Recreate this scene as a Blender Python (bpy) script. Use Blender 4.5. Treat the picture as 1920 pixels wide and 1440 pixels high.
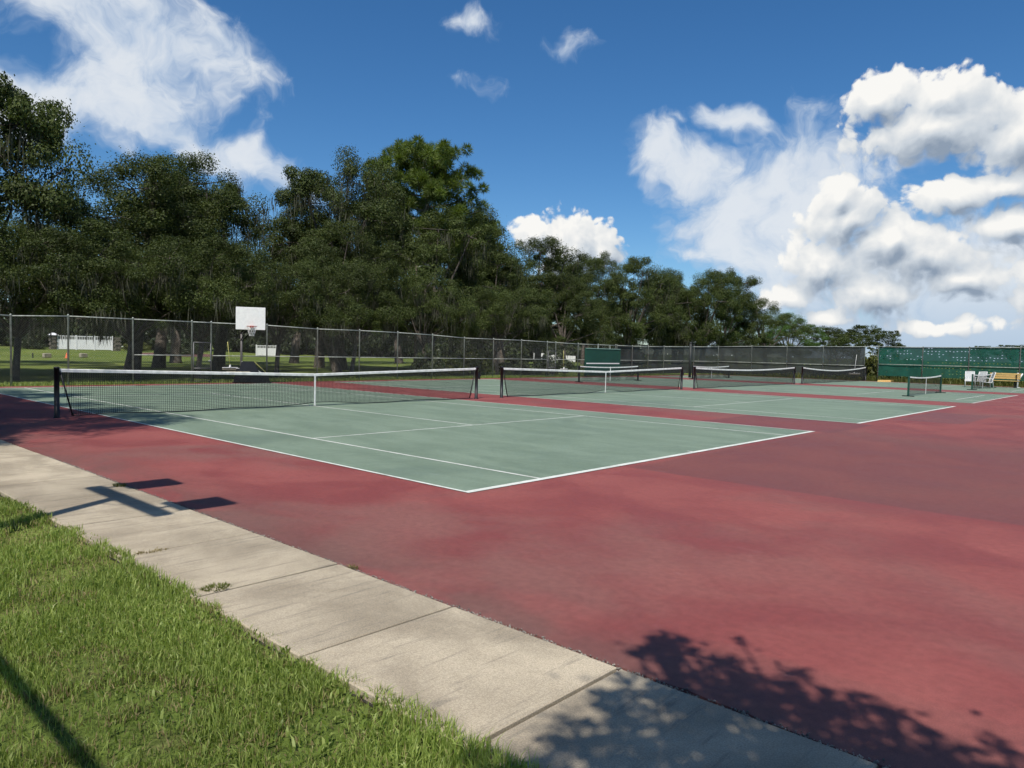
import bpy, math, random
import numpy as np
from mathutils import Vector, Matrix

# ------------------------------------------------------------------ camera, sky, sun, exposure
scene = bpy.context.scene
for o in list(bpy.data.objects):
    bpy.data.objects.remove(o, do_unlink=True)
col = scene.collection

CAM = Vector((17.9644, -5.9402, 1.6736))
RIGHT = Vector((0.737155, 0.675339, 0.022790))
UP = Vector((-0.047131, 0.017741, 0.998731))
FWD = Vector((-0.674078, 0.737294, -0.044907))
cd = bpy.data.cameras.new('camera')
cd.sensor_width = 36.0
cd.lens = 1371.64 / 1920 * 36.0
cd.clip_start = 0.05
cd.clip_end = 8000
cam = bpy.data.objects.new('camera', cd)
col.objects.link(cam)
M = Matrix((( RIGHT.x, UP.x, -FWD.x), (RIGHT.y, UP.y, -FWD.y), (RIGHT.z, UP.z, -FWD.z)))
cam.matrix_world = Matrix.Translation(CAM) @ M.to_4x4()
scene.camera = cam

SUN_EL = math.radians(56)
SH = Vector((-0.5, 0.866, 0))            # direction in which shadows fall
TO_SUN = Vector((-SH.x * math.cos(SUN_EL), -SH.y * math.cos(SUN_EL), math.sin(SUN_EL)))
COT = 1 / math.tan(SUN_EL)

sl = bpy.data.lights.new('sun', 'SUN')
sl.energy = 5.0
sl.angle = math.radians(0.53)
sl.color = (1.0, 0.955, 0.88)
sun = bpy.data.objects.new('sun', sl)
col.objects.link(sun)
sun.rotation_euler = TO_SUN.to_track_quat('Z', 'Y').to_euler()

vs = scene.view_settings
vs.view_transform = 'Standard'
vs.look = 'None'
vs.exposure = 0.0
vs.gamma = 1.0
scene.cycles.max_bounces = 8
scene.cycles.transparent_max_bounces = 24
scene.cycles.use_denoising = True
scene.cycles.use_adaptive_sampling = True
scene.cycles.adaptive_threshold = 0.02
scene.cycles.adaptive_min_samples = 12

world = bpy.data.worlds.new('World')
scene.world = world
world.use_nodes = True
wt = world.node_tree
wt.nodes.clear()


class NB:
    """tiny helper to write node maths"""
    def __init__(s, tree):
        s.t = tree
    def new(s, k, **kw):
        n = s.t.nodes.new(k)
        for a, b in kw.items():
            setattr(n, a, b)
        return n
    def put(s, sock, v):
        if isinstance(v, bpy.types.NodeSocket):
            s.t.links.new(v, sock)
        else:
            sock.default_value = v
    def m(s, op, a, b=None, c=None, clamp=False):
        n = s.new('ShaderNodeMath', operation=op, use_clamp=clamp)
        s.put(n.inputs[0], a)
        if b is not None: s.put(n.inputs[1], b)
        if c is not None: s.put(n.inputs[2], c)
        return n.outputs[0]
    def noise(s, vec, scale, detail=4, rough=.5, lac=2.0, dist=0.0, dims='3D'):
        n = s.new('ShaderNodeTexNoise', noise_dimensions=dims)
        s.put(n.inputs['Vector'], vec)
        n.inputs['Scale'].default_value = scale
        n.inputs['Detail'].default_value = detail
        n.inputs['Roughness'].default_value = rough
        n.inputs['Lacunarity'].default_value = lac
        n.inputs['Distortion'].default_value = dist
        return n
    def maprange(s, v, a, b, c=0.0, d=1.0, kind='SMOOTHSTEP'):
        n = s.new('ShaderNodeMapRange', interpolation_type=kind)
        s.put(n.inputs[0], v)
        n.inputs[1].default_value = a; n.inputs[2].default_value = b
        n.inputs[3].default_value = c; n.inputs[4].default_value = d
        return n.outputs[0]
    def mix(s, f, a, b, mode='MIX'):
        n = s.new('ShaderNodeMix', data_type='RGBA', blend_type=mode)
        s.put(n.inputs[0], f); s.put(n.inputs[6], a); s.put(n.inputs[7], b)
        return n.outputs[2]
    def comb(s, x, y, z=0.0):
        n = s.new('ShaderNodeCombineXYZ')
        s.put(n.inputs[0], x); s.put(n.inputs[1], y); s.put(n.inputs[2], z)
        return n.outputs[0]
    def sep(s, v):
        n = s.new('ShaderNodeSeparateXYZ'); s.put(n.inputs[0], v)
        return n.outputs
    def scale(s, v, sx, sy, sz):
        n = s.new('ShaderNodeVectorMath', operation='MULTIPLY')
        s.put(n.inputs[0], v); n.inputs[1].default_value = (sx, sy, sz)
        return n.outputs[0]
    def add(s, v, w):
        n = s.new('ShaderNodeVectorMath', operation='ADD')
        s.put(n.inputs[0], v); s.put(n.inputs[1], w)
        return n.outputs[0]


# clouds live in sky angles: u = azimuth (0 = north-west over the courts), v = elevation, in radians
# (u, v, half width, half height, weight, tilt)
CUMULUS = [(0.510,0.270,0.105,0.050,1,0), (0.600,0.248,0.080,0.050,1,0), (0.452,0.304,0.045,0.034,1,0), (0.520,0.300,0.050,0.030,.9,0),
           (0.425,0.172,0.052,0.054,1,0), (0.468,0.140,0.066,0.036,1,0), (0.412,0.200,0.028,0.030,1,0),
           (0.532,0.190,0.052,0.028,1.1,0), (0.596,0.158,0.062,0.026,1,0), (0.452,0.080,0.066,0.036,.9,0), (0.392,0.056,0.060,0.020,.7,0),
           (0.545,0.096,0.070,0.030,.9,0), (0.625,0.092,0.050,0.055,.9,0), (0.520,0.044,0.120,0.020,.6,0),
           (0.395,0.118,0.060,0.046,.95,0), (0.500,0.122,0.085,0.044,.95,0), (0.585,0.200,0.050,0.026,.9,0), (0.355,0.075,0.050,0.026,.75,0),
           (0.070,0.138,0.068,0.062,1.15,0), (0.116,0.134,0.036,0.044,1.1,0), (0.022,0.156,0.034,0.034,1,0)]
VEIL = [(-0.470,0.345,0.145,0.075,1.25,.22), (-0.590,0.262,0.130,0.050,1.3,0), (-0.420,0.250,0.160,0.034,1.2,.30),
        (-0.480,0.280,0.110,0.055,1.1,.2), (-0.335,0.226,0.085,0.022,1.1,.38), (-0.385,0.360,0.075,0.034,.8,.5),
        (0.232,0.238,0.085,0.045,1.25,.55), (0.300,0.180,0.110,0.075,1.45,.3), (0.185,0.262,0.050,0.034,1.0,.4),
        (0.355,0.235,0.090,0.060,1.4,-.6), (0.285,0.290,0.050,0.020,1.3,.35), (0.360,0.110,0.090,0.110,1.1,0),
        (0.400,0.205,0.110,0.070,1.1,0), (0.058,0.383,0.060,0.030,.48,0), (-0.065,0.425,0.060,0.024,.48,0),
        (-0.066,0.338,0.052,0.020,.40,0), (0.225,0.298,0.030,0.014,.5,0), (0.540,0.090,0.240,0.110,1.3,0), (0.540,0.030,0.330,0.055,1.3,0)]


def density_group(name, blobs, nscale, detail, rough, puffy):
    g = bpy.data.node_groups.new(name, 'ShaderNodeTree')
    g.interface.new_socket('Vector', in_out='INPUT', socket_type='NodeSocketVector')
    g.interface.new_socket('Shape', in_out='OUTPUT', socket_type='NodeSocketFloat')
    g.interface.new_socket('Detail', in_out='OUTPUT', socket_type='NodeSocketFloat')
    b = NB(g)
    gi = b.new('NodeGroupInput'); go = b.new('NodeGroupOutput')
    pos = gi.outputs[0]
    best = None
    for uu, vv, a, c, wgt, tilt in blobs:
        src = pos
        if tilt:
            ro = b.new('ShaderNodeVectorRotate', rotation_type='Z_AXIS')
            b.put(ro.inputs['Vector'], pos); ro.inputs['Center'].default_value = (uu, vv, 0); ro.inputs['Angle'].default_value = tilt
            src = ro.outputs[0]
        ma = b.new('ShaderNodeVectorMath', operation='MULTIPLY_ADD')
        b.put(ma.inputs[0], src); ma.inputs[1].default_value = (1 / a, 1 / c, 0); ma.inputs[2].default_value = (-uu / a, -vv / c, 0)
        le = b.new('ShaderNodeVectorMath', operation='LENGTH'); b.put(le.inputs[0], ma.outputs[0])
        t = b.m('MULTIPLY_ADD', le.outputs['Value'], -max(wgt, .9), wgt)
        best = t if best is None else b.m('SMOOTH_MAX', best, t, .3)
    n = b.noise(pos, nscale, detail, rough, dims='2D')
    det = b.m('SUBTRACT', n.outputs['Fac'], .5)
    if puffy:
        vo = b.new('ShaderNodeTexVoronoi', voronoi_dimensions='2D', feature='F1')
        b.put(vo.inputs['Vector'], pos)
        vo.inputs['Scale'].default_value = nscale * 2.2
        vo.inputs['Detail'].default_value = 1.0
        vo.inputs['Roughness'].default_value = .45
        det = b.m('ADD', b.m('MULTIPLY', det, 1.0), b.m('MULTIPLY', b.m('SUBTRACT', .42, vo.outputs['Distance']), .34))
    g.links.new(best, go.inputs[0]); g.links.new(det, go.inputs[1])
    return g


G_CUM = density_group('cumulus_density', CUMULUS, 26.0, 5, .58, True)
G_VEIL = density_group('veil_density', VEIL, 13.0, 5, .6, False)

B = NB(wt)
tc = B.new('ShaderNodeTexCoord')
dx, dy, dz = B.sep(tc.outputs['Generated'])
su = B.m('ADD', B.m('ARCTAN2', dx, dy), 0.74064)
sv = B.m('ARCSINE', dz)
svec = B.comb(su, sv, 0.0)


def dens(group, vec):
    n = B.new('ShaderNodeGroup'); n.node_tree = group
    B.put(n.inputs[0], vec)
    return n.outputs[0], n.outputs[1]


wn_ = B.noise(svec, 10.0, 3, .55, dims='2D').outputs['Color']


def warped(amount):
    n = B.new('ShaderNodeVectorMath', operation='MULTIPLY_ADD')
    B.put(n.inputs[0], wn_); n.inputs[1].default_value = (amount, amount * .8, 0); n.inputs[2].default_value = (-amount * .5, -amount * .4, 0)
    return B.add(svec, n.outputs[0])


pc = warped(.035)
E0, N0 = dens(G_CUM, pc)
E1, N1 = dens(G_CUM, B.add(pc, (-0.007, 0.018, 0)))
V0, W0 = dens(G_VEIL, warped(.09))
# the sky elsewhere: a few scattered fair-weather clouds of the same kind
far = B.noise(B.scale(svec, 1.0, 1.8, 1.0), 2.6, 1, .5, dims='2D').outputs['Fac']
out = B.maprange(B.m('ABSOLUTE', su), .72, .95)
gen = B.m('MINIMUM', B.m('SUBTRACT', B.m('MULTIPLY', B.m('SUBTRACT', far, .62), 7.0), B.m('MULTIPLY', B.m('SUBTRACT', 1.0, out), 9.0)), .6)
E0 = B.m('MAXIMUM', E0, gen)
E1 = B.m('MAXIMUM', E1, gen)
d0 = B.m('MULTIPLY_ADD', N0, 1.0, E0)
v0 = B.m('MULTIPLY_ADD', W0, 1.9, V0)
a_v = B.m('MULTIPLY', B.maprange(v0, -.22, .70), .92)
lit = B.m('ADD', B.m('MULTIPLY', B.m('SUBTRACT', E0, E1), 1.35), B.m('MULTIPLY', B.m('SUBTRACT', N0, N1), .62))
lit = B.m('ADD', lit, B.m('MULTIPLY', B.maprange(d0, .1, .7, 1, 0), .12))
lit = B.maprange(lit, -.45, .60, kind='LINEAR')
amr = B.new('ShaderNodeMapRange', interpolation_type='SMOOTHSTEP')      # crisp sunlit tops, soft undersides
B.put(amr.inputs[0], d0); amr.inputs[1].default_value = -.03
B.put(amr.inputs[2], B.maprange(lit, .25, .65, .46, .20))
a_c = amr.outputs[0]
ramp = B.new('ShaderNodeValToRGB')
B.put(ramp.inputs[0], lit)
cr_ = ramp.color_ramp
cr_.elements[0].position = 0.0; cr_.elements[0].color = (.27, .34, .44, 1)
cr_.elements[1].position = 1.0; cr_.elements[1].color = (.95, .94, .91, 1)
e_ = cr_.elements.new(.45); e_.color = (.60, .655, .715, 1)
litv = B.maprange(B.m('ADD', W0, B.m('MULTIPLY', V0, .25)), -.15, .35)
litv = B.m('MULTIPLY', litv, B.maprange(sv, .0, .13, .12, 1))
C_V = B.mix(litv, (.40, .53, .72, 1), (.78, .82, .865, 1))
sky = B.new('ShaderNodeTexSky', sky_type='NISHITA')
sky.sun_disc = False
sky.sun_elevation = SUN_EL
sky.sun_rotation = math.atan2(TO_SUN.x, TO_SUN.y)
sky.altitude = 20
sky.air_density = 1.0
sky.dust_density = .1
sky.ozone_density = 2.2
hs = B.new('ShaderNodeHueSaturation')
hs.inputs['Saturation'].default_value = 1.16
hs.inputs['Value'].default_value = 1.0
B.put(hs.inputs['Color'], B.mix(1.0, sky.outputs[0], (.83, 1.0, 1.17, 1), 'MULTIPLY'))
SKY_S = 0.090
# clouds are written as final radiance, so divide by the background strength
cdiv = 1 / SKY_S
c1 = B.mix(a_v, hs.outputs[0], B.mix(1.0, C_V, (cdiv, cdiv, cdiv, 1), 'MULTIPLY'))
c2 = B.mix(a_c, c1, B.mix(1.0, ramp.outputs[0], (cdiv, cdiv, cdiv, 1), 'MULTIPLY'))
bg = B.new('ShaderNodeBackground')
B.put(bg.inputs[0], c2)
bg.inputs[1].default_value = SKY_S
wo = B.new('ShaderNodeOutputWorld')
wt.links.new(bg.outputs[0], wo.inputs[0])
world.cycles.sampling_method = 'NONE'     # an even sky: found by the bounced rays alone

# ------------------------------------------------------------------ helpers
rng = np.random.default_rng(7)
random.seed(7)


def tag(o, label=None, cat=None, group=None, kind=None):
    if label: o['label'] = label
    if cat: o['category'] = cat
    if group: o['group'] = group
    if kind: o['kind'] = kind
    return o


def empty(name, loc=(0, 0, 0), rz=0, label=None, cat=None, group=None):
    o = bpy.data.objects.new(name, None)
    o.empty_display_size = .2
    o.location = loc
    o.rotation_euler = (0, 0, rz)
    col.objects.link(o)
    return tag(o, label, cat, group)


def raw_mesh(name, V, F, smooth=False):
    """V (n,3) array; F list of index arrays with equal length, or python list"""
    me = bpy.data.meshes.new(name)
    V = np.asarray(V, dtype=np.float32)
    if isinstance(F, np.ndarray):
        n, k = F.shape
        me.vertices.add(len(V)); me.vertices.foreach_set('co', V.ravel())
        me.loops.add(n * k); me.loops.foreach_set('vertex_index', F.astype(np.int32).ravel())
        me.polygons.add(n)
        me.polygons.foreach_set('loop_start', np.arange(0, n * k, k, dtype=np.int32))
        me.polygons.foreach_set('loop_total', np.full(n, k, dtype=np.int32))
        if smooth: me.polygons.foreach_set('use_smooth', np.ones(n, dtype=bool))
        me.update(calc_edges=True)
    else:
        me.from_pydata([tuple(map(float, v)) for v in V], [], F)
        if smooth:
            for p in me.polygons: p.use_smooth = True
        me.update()
    return me


def obj(name, me, mat, parent=None, loc=None):
    o = bpy.data.objects.new(name, me)
    if mat is not None and not me.materials:
        me.materials.append(mat)
    col.objects.link(o)
    if parent is not None: o.parent = parent
    if loc is not None: o.location = loc
    return o


class MB:
    """collects boxes, bars, tubes and lathes into one mesh"""
    def __init__(s):
        s.V = []; s.F = []
    def add(s, V, F):
        o = len(s.V)
        s.V += [tuple(v) for v in V]; s.F += [tuple(i + o for i in f) for f in F]
        return s
    def box(s, c, d, bevel=0.0, rz=0.0):
        x, y, z = d[0] / 2, d[1] / 2, d[2] / 2
        ca, sa = math.cos(rz), math.sin(rz)
        def P(a, b, e): return (c[0] + a * ca - b * sa, c[1] + a * sa + b * ca, c[2] + e)
        if bevel <= 0:
            V = [P(a * x, b * y, e * z) for e in (-1, 1) for a, b in ((-1, -1), (1, -1), (1, 1), (-1, 1))]
            return s.add(V, [(3, 2, 1, 0), (4, 5, 6, 7), (0, 1, 5, 4), (1, 2, 6, 5), (2, 3, 7, 6), (3, 0, 4, 7)])
        b_ = min(bevel, x * .9, y * .9, z * .9)
        rings = [(x - b_, y - b_, -z), (x, y, -z + b_), (x, y, z - b_), (x - b_, y - b_, z)]
        V = [P(a * r[0], b * r[1], r[2]) for r in rings for a, b in ((-1, -1), (1, -1), (1, 1), (-1, 1))]
        F = [(3, 2, 1, 0), (12, 13, 14, 15)]
        for k in range(3):
            for j in range(4):
                F.append((k * 4 + j, k * 4 + (j + 1) % 4, k * 4 + 4 + (j + 1) % 4, k * 4 + 4 + j))
        return s.add(V, F)
    def tube(s, pts, r, n=8, cap=True, r2=None):
        pts = [Vector(p) for p in pts]
        rs = r if isinstance(r, (list, tuple)) else [r] * len(pts)
        V = []
        prev = None
        for i, p in enumerate(pts):
            t = (pts[min(i + 1, len(pts) - 1)] - pts[max(i - 1, 0)]).normalized()
            if prev is None:
                a = Vector((0, 0, 1)) if abs(t.z) < .9 else Vector((1, 0, 0))
                u = t.cross(a).normalized()
            else:
                u = (prev - t * prev.dot(t)).normalized()
            prev = u
            w = t.cross(u)
            for k in range(n):
                q = 2 * math.pi * k / n
                V.append(p + (u * math.cos(q) + w * math.sin(q)) * rs[i])
        F = []
        for i in range(len(pts) - 1):
            for k in range(n):
                F.append((i * n + k, i * n + (k + 1) % n, (i + 1) * n + (k + 1) % n, (i + 1) * n + k))
        if cap:
            F.append(tuple(range(n - 1, -1, -1)))
            F.append(tuple((len(pts) - 1) * n + k for k in range(n)))
        return s.add(V, F)
    def lathe(s, prof, c=(0, 0, 0), n=16):
        V = [(c[0] + r * math.cos(2 * math.pi * k / n), c[1] + r * math.sin(2 * math.pi * k / n), c[2] + z) for r, z in prof for k in range(n)]
        F = [(i * n + k, i * n + (k + 1) % n, (i + 1) * n + (k + 1) % n, (i + 1) * n + k) for i in range(len(prof) - 1) for k in range(n)]
        F.append(tuple(range(n - 1, -1, -1))); F.append(tuple((len(prof) - 1) * n + k for k in range(n)))
        return s.add(V, F)
    def torus(s, c, R, r, n=24, m=8):
        V = []; F = []
        for i in range(n):
            a = 2 * math.pi * i / n
            for j in range(m):
                b = 2 * math.pi * j / m
                V.append((c[0] + (R + r * math.cos(b)) * math.cos(a), c[1] + (R + r * math.cos(b)) * math.sin(a), c[2] + r * math.sin(b)))
                F.append((i * m + j, ((i + 1) % n) * m + j, ((i + 1) % n) * m + (j + 1) % m, i * m + (j + 1) % m))
        return s.add(V, F)
    def build(s, name, mat, parent=None, smooth=False, loc=None):
        me = raw_mesh(name, s.V, s.F, smooth)
        return obj(name, me, mat, parent, loc)


def copy_tree(o, parent=None):
    c = o.copy(); col.objects.link(c); c.parent = parent
    for ch in [q for q in bpy.data.objects if q.parent == o]:
        copy_tree(ch, c)
    return c


# ------------------------------------------------------------------ materials
def mat_new(name):
    m = bpy.data.materials.new(name); m.use_nodes = True
    t = m.node_tree
    b = NB(t)
    pb = t.nodes['Principled BSDF']
    return m, b, pb


def plain(name, colr, rough=.6, metal=0.0, var=.12, scale=8.0, spec=.5):
    m, b, pb = mat_new(name)
    g = b.new('ShaderNodeNewGeometry')
    n = b.noise(g.outputs['Position'], scale, 4, .55)
    f = b.maprange(n.outputs['Fac'], .3, .7, 1 - var, 1 + var)
    c = b.mix(1.0, (*colr, 1), b.comb(f, f, f), 'MULTIPLY')
    b.put(pb.inputs['Base Color'], c)
    pb.inputs['Roughness'].default_value = rough
    pb.inputs['Metallic'].default_value = metal
    pb.inputs['Specular IOR Level'].default_value = spec
    return m


M_WHITE = plain('white_paint', (.78, .77, .74), .55, var=.05)
def worn_line():
    m, b, pb = mat_new('line_paint')
    p = b.new('ShaderNodeNewGeometry').outputs['Position']
    n1 = b.noise(p, 2.2, 6, .7).outputs['Fac']
    n2 = b.noise(p, 38, 4, .7).outputs['Fac']
    wear = b.m('MULTIPLY', b.maprange(n1, .42, .72), b.maprange(n2, .40, .62))
    c = b.mix(b.maprange(n1, .3, .7), (.74, .74, .68, 1), (.58, .60, .53, 1))
    b.put(pb.inputs['Base Color'], b.mix(b.m('MULTIPLY', wear, .7), c, (.24, .28, .23, 1)))
    pb.inputs['Roughness'].default_value = .75
    return m


M_LINE = worn_line()
M_LINE2 = plain('faded_line_paint', (.52, .42, .39), .8, var=.18, scale=3.0)
M_BAND = plain('net_band_canvas', (.74, .73, .69), .8, var=.16, scale=6)
M_BLACK = plain('black_paint', (.006, .006, .008), .5, var=.3)
M_NETCORD = plain('net_cord', (.006, .008, .008), .8)
M_GALV = plain('galvanised_steel', (.33, .35, .31), .6, 0, var=.25)
M_WIRE = plain('fence_wire', (.30, .31, .29), .6)
M_GREENB = plain('dark_green_board', (.006, .058, .036), .65, var=.1, scale=1.5)
M_GREENP = plain('green_painted_post', (.006, .055, .035), .5)
M_YEL = plain('yellow_handle', (.46, .42, .13), .5)
M_BENCH = plain('ochre_bench_board', (.56, .37, .13), .6, var=.12, scale=5)
M_STOP = plain('yellow_block_paint', (.72, .46, .16), .7)
M_RIM = plain('orange_red_steel', (.42, .08, .05), .5)
M_TANK = plain('dark_grey_plastic', (.010, .011, .013), .9, spec=.1)
M_CONE = plain('orange_cone_plastic', (.72, .15, .05), .5)
M_STUMP = plain('weathered_block', (.30, .27, .20), .9, var=.25)
M_PIER = plain('stone_pier', (.13, .115, .085), .9, var=.35, scale=4)
M_VINYL = plain('white_vinyl', (.74, .74, .72), .45, var=.04)
M_CHAIR = plain('white_chair_strap', (.72, .71, .69), .5, var=.08)
M_ROOF = plain('pale_metal_roof', (.55, .57, .58), .5)
M_MULCH = plain('mulch', (.12, .055, .04), .95, var=.4, scale=3)
M_WOODP = plain('wood_pole', (.10, .075, .055), .9, var=.3)
M_DKPOLE = plain('dark_pole_paint', (.018, .022, .02), .6)
M_LAMPH = plain('lamp_housing', (.12, .12, .12), .5, .3)


def red_court():
    m, b, pb = mat_new('red_court_coating')
    g = b.new('ShaderNodeNewGeometry')
    p = g.outputs['Position']
    x, y, z = b.sep(p)
    n1 = b.noise(p, .22, 5, .55, dist=.6).outputs['Fac']
    n2 = b.noise(b.scale(p, 1.0, 1.1, 1), .7, 6, .6, dist=.4).outputs['Fac']
    n3 = b.noise(p, 14, 5, .65).outputs['Fac']
    n4 = b.noise(p, 160, 2, .5).outputs['Fac']
    base = b.mix(b.maprange(n2, .35, .68), (.208, .049, .044, 1), (.262, .073, .064, 1))
    # mildew and silt left by standing water: broad brown grey areas with soft outlines
    silt = b.m('MULTIPLY', b.maprange(n1, .50, .66), b.maprange(n2, .25, .6))
    silt = b.m('MULTIPLY', silt, .48)
    base = b.mix(silt, base, (.165, .098, .082, 1))
    # the silted strip that runs along the walk
    along = b.noise(b.scale(p, .45, .9, 1), 1.0, 4, .55, dist=.5).outputs['Fac']
    st = b.m('MULTIPLY', b.maprange(b.m('ADD', y, b.m('MULTIPLY', along, 2.2)), -2.4, -.2, 1, 0), b.maprange(along, .38, .56))
    base = b.mix(b.m('MULTIPLY', st, .95), base, (.112, .074, .060, 1))
    # old and new coats meet along straight roller edges
    wob = b.m('MULTIPLY', b.m('SUBTRACT', b.noise(p, .8, 3).outputs['Fac'], .5), .16)
    old = b.m('MULTIPLY', b.maprange(b.m('ADD', y, wob), 3.12, 3.15, kind='LINEAR'), b.maprange(b.m('ADD', x, wob), 11.9, 12.1, kind='LINEAR'))
    old = b.m('MULTIPLY', old, b.maprange(b.m('ADD', y, b.m('MULTIPLY', n2, 5)), 11.5, 17.5, 1, .15))
    base = b.mix(b.m('MULTIPLY', old, .66), base, (.138, .052, .046, 1))
    p2 = b.m('MULTIPLY', b.m('MULTIPLY', b.maprange(y, 16.4, 16.5, kind='LINEAR'), b.maprange(y, 20.8, 20.9, 1, 0, 'LINEAR')),
             b.m('MULTIPLY', b.maprange(x, 12.0, 12.1, kind='LINEAR'), b.maprange(x, 13.7, 13.8, 1, 0, 'LINEAR')))
    base = b.mix(b.m('MULTIPLY', p2, .6), base, (.14, .065, .065, 1))
    p3 = b.m('MULTIPLY', b.m('MULTIPLY', b.maprange(x, 8.9, 9.0, kind='LINEAR'), b.maprange(x, 12.2, 12.3, 1, 0, 'LINEAR')),
             b.m('MULTIPLY', b.maprange(y, 10.9, 11.0, kind='LINEAR'), b.maprange(y, 14.0, 14.1, 1, 0, 'LINEAR')))
    base = b.mix(b.m('MULTIPLY', p3, .55), base, (.13, .048, .05, 1))
    # chalky scuffs
    sc = b.maprange(b.noise(b.scale(p, 1.0, 1.5, 1), 1.3, 7, .7, dist=.8).outputs['Fac'], .64, .80)
    base = b.mix(b.m('MULTIPLY', sc, .34), base, (.40, .23, .21, 1))
    gr = b.maprange(n3, .3, .7, .90, 1.10)
    gr = b.m('MULTIPLY', gr, b.maprange(n4, .3, .7, .86, 1.14))
    base = b.mix(1.0, base, b.comb(gr, gr, gr), 'MULTIPLY')
    b.put(pb.inputs['Base Color'], base)
    b.put(pb.inputs['Roughness'], b.maprange(n2, .3, .7, .62, .85))
    pb.inputs['Specular IOR Level'].default_value = .35
    bm = b.new('ShaderNodeBump'); bm.inputs['Strength'].default_value = .25; bm.inputs['Distance'].default_value = .004
    b.put(bm.inputs['Height'], b.noise(p, 220, 3, .6).outputs['Fac'])
    b.t.links.new(bm.outputs[0], pb.inputs['Normal'])
    return m


def green_court():
    m, b, pb = mat_new('green_court_coating')
    g = b.new('ShaderNodeNewGeometry')
    p = g.outputs['Position']
    n1 = b.noise(b.scale(p, 1, .7, 1), .3, 5, .6, dist=.8).outputs['Fac']
    n2 = b.noise(b.scale(p, .6, 1.8, 1), .8, 6, .62, dist=.5).outputs['Fac']
    n3 = b.noise(p, 18, 5, .65).outputs['Fac']
    base = b.mix(b.maprange(n2, .3, .7), (.146, .198, .140, 1), (.196, .256, .186, 1))
    base = b.mix(b.m('MULTIPLY', b.maprange(n1, .52, .68), .6), base, (.105, .150, .115, 1))
    rings = b.maprange(b.m('ABSOLUTE', b.m('SUBTRACT', n1, .5)), .0, .018, 1, 0)
    base = b.mix(b.m('MULTIPLY', rings, .22), base, (.09, .13, .10, 1))
    sc = b.maprange(b.noise(b.scale(p, 1.0, 2.6, 1), 1.2, 6, .7, dist=.8).outputs['Fac'], .64, .8)
    base = b.mix(b.m('MULTIPLY', sc, .4), base, (.30, .36, .31, 1))
    gr = b.maprange(n3, .3, .7, .92, 1.08)
    base = b.mix(1.0, base, b.comb(gr, gr, gr), 'MULTIPLY')
    b.put(pb.inputs['Base Color'], base)
    pb.inputs['Roughness'].default_value = .75
    pb.inputs['Specular IOR Level'].default_value = .35
    bm = b.new('ShaderNodeBump'); bm.inputs['Strength'].default_value = .25; bm.inputs['Distance'].default_value = .004
    b.put(bm.inputs['Height'], b.noise(p, 220, 3, .6).outputs['Fac'])
    b.t.links.new(bm.outputs[0], pb.inputs['Normal'])
    return m


def concrete():
    m, b, pb = mat_new('broomed_concrete')
    g = b.new('ShaderNodeNewGeometry')
    p = g.outputs['Position']
    oi = b.new('ShaderNodeObjectInfo')
    n1 = b.noise(p, 1.1, 6, .6, dist=.5).outputs['Fac']
    broom = b.noise(b.scale(p, 9, .7, 1), 2.2, 5, .65, dist=.3).outputs['Fac']
    grit = b.noise(p, 130, 3, .6).outputs['Fac']
    base = b.mix(b.maprange(n1, .32, .68), (.29, .242, .175, 1), (.47, .398, .290, 1))
    base = b.mix(b.m('MULTIPLY', b.maprange(broom, .52, .72), .56), base, (.17, .15, .12, 1))
    tone = b.m('ADD', .86, b.m('MULTIPLY', oi.outputs['Random'], .26))
    f = b.m('MULTIPLY', b.maprange(grit, .28, .72, .78, 1.2), tone)
    base = b.mix(1.0, base, b.comb(f, f, f), 'MULTIPLY')
    b.put(pb.inputs['Base Color'], base)
    pb.inputs['Roughness'].default_value = .9
    pb.inputs['Specular IOR Level'].default_value = .25
    bm = b.new('ShaderNodeBump'); bm.inputs['Strength'].default_value = .5; bm.inputs['Distance'].default_value = .004
    b.put(bm.inputs['Height'], b.m('ADD', grit, b.m('MULTIPLY', broom, .6)))
    b.t.links.new(bm.outputs[0], pb.inputs['Normal'])
    return m


def lawn():
    m, b, pb = mat_new('lawn')
    g = b.new('ShaderNodeNewGeometry')
    p = g.outputs['Position']
    n1 = b.noise(p, .12, 5, .6).outputs['Fac']
    n2 = b.noise(p, 1.7, 6, .65).outputs['Fac']
    n3 = b.noise(p, 22, 4, .7).outputs['Fac']
    base = b.mix(b.maprange(n1, .35, .65), (.085, .120, .024, 1), (.140, .170, .040, 1))
    base = b.mix(b.m('MULTIPLY', b.maprange(n2, .52, .75), .55), base, (.145, .125, .060, 1))
    f = b.maprange(n3, .3, .7, .62, 1.38)
    base = b.mix(1.0, base, b.comb(f, f, f), 'MULTIPLY')
    b.put(pb.inputs['Base Color'], base)
    pb.inputs['Roughness'].default_value = .95
    pb.inputs['Specular IOR Level'].default_value = .1
    bm = b.new('ShaderNodeBump'); bm.inputs['Strength'].default_value = .8; bm.inputs['Distance'].default_value = .04
    b.put(bm.inputs['Height'], n3)
    b.t.links.new(bm.outputs[0], pb.inputs['Normal'])
    return m


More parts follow.
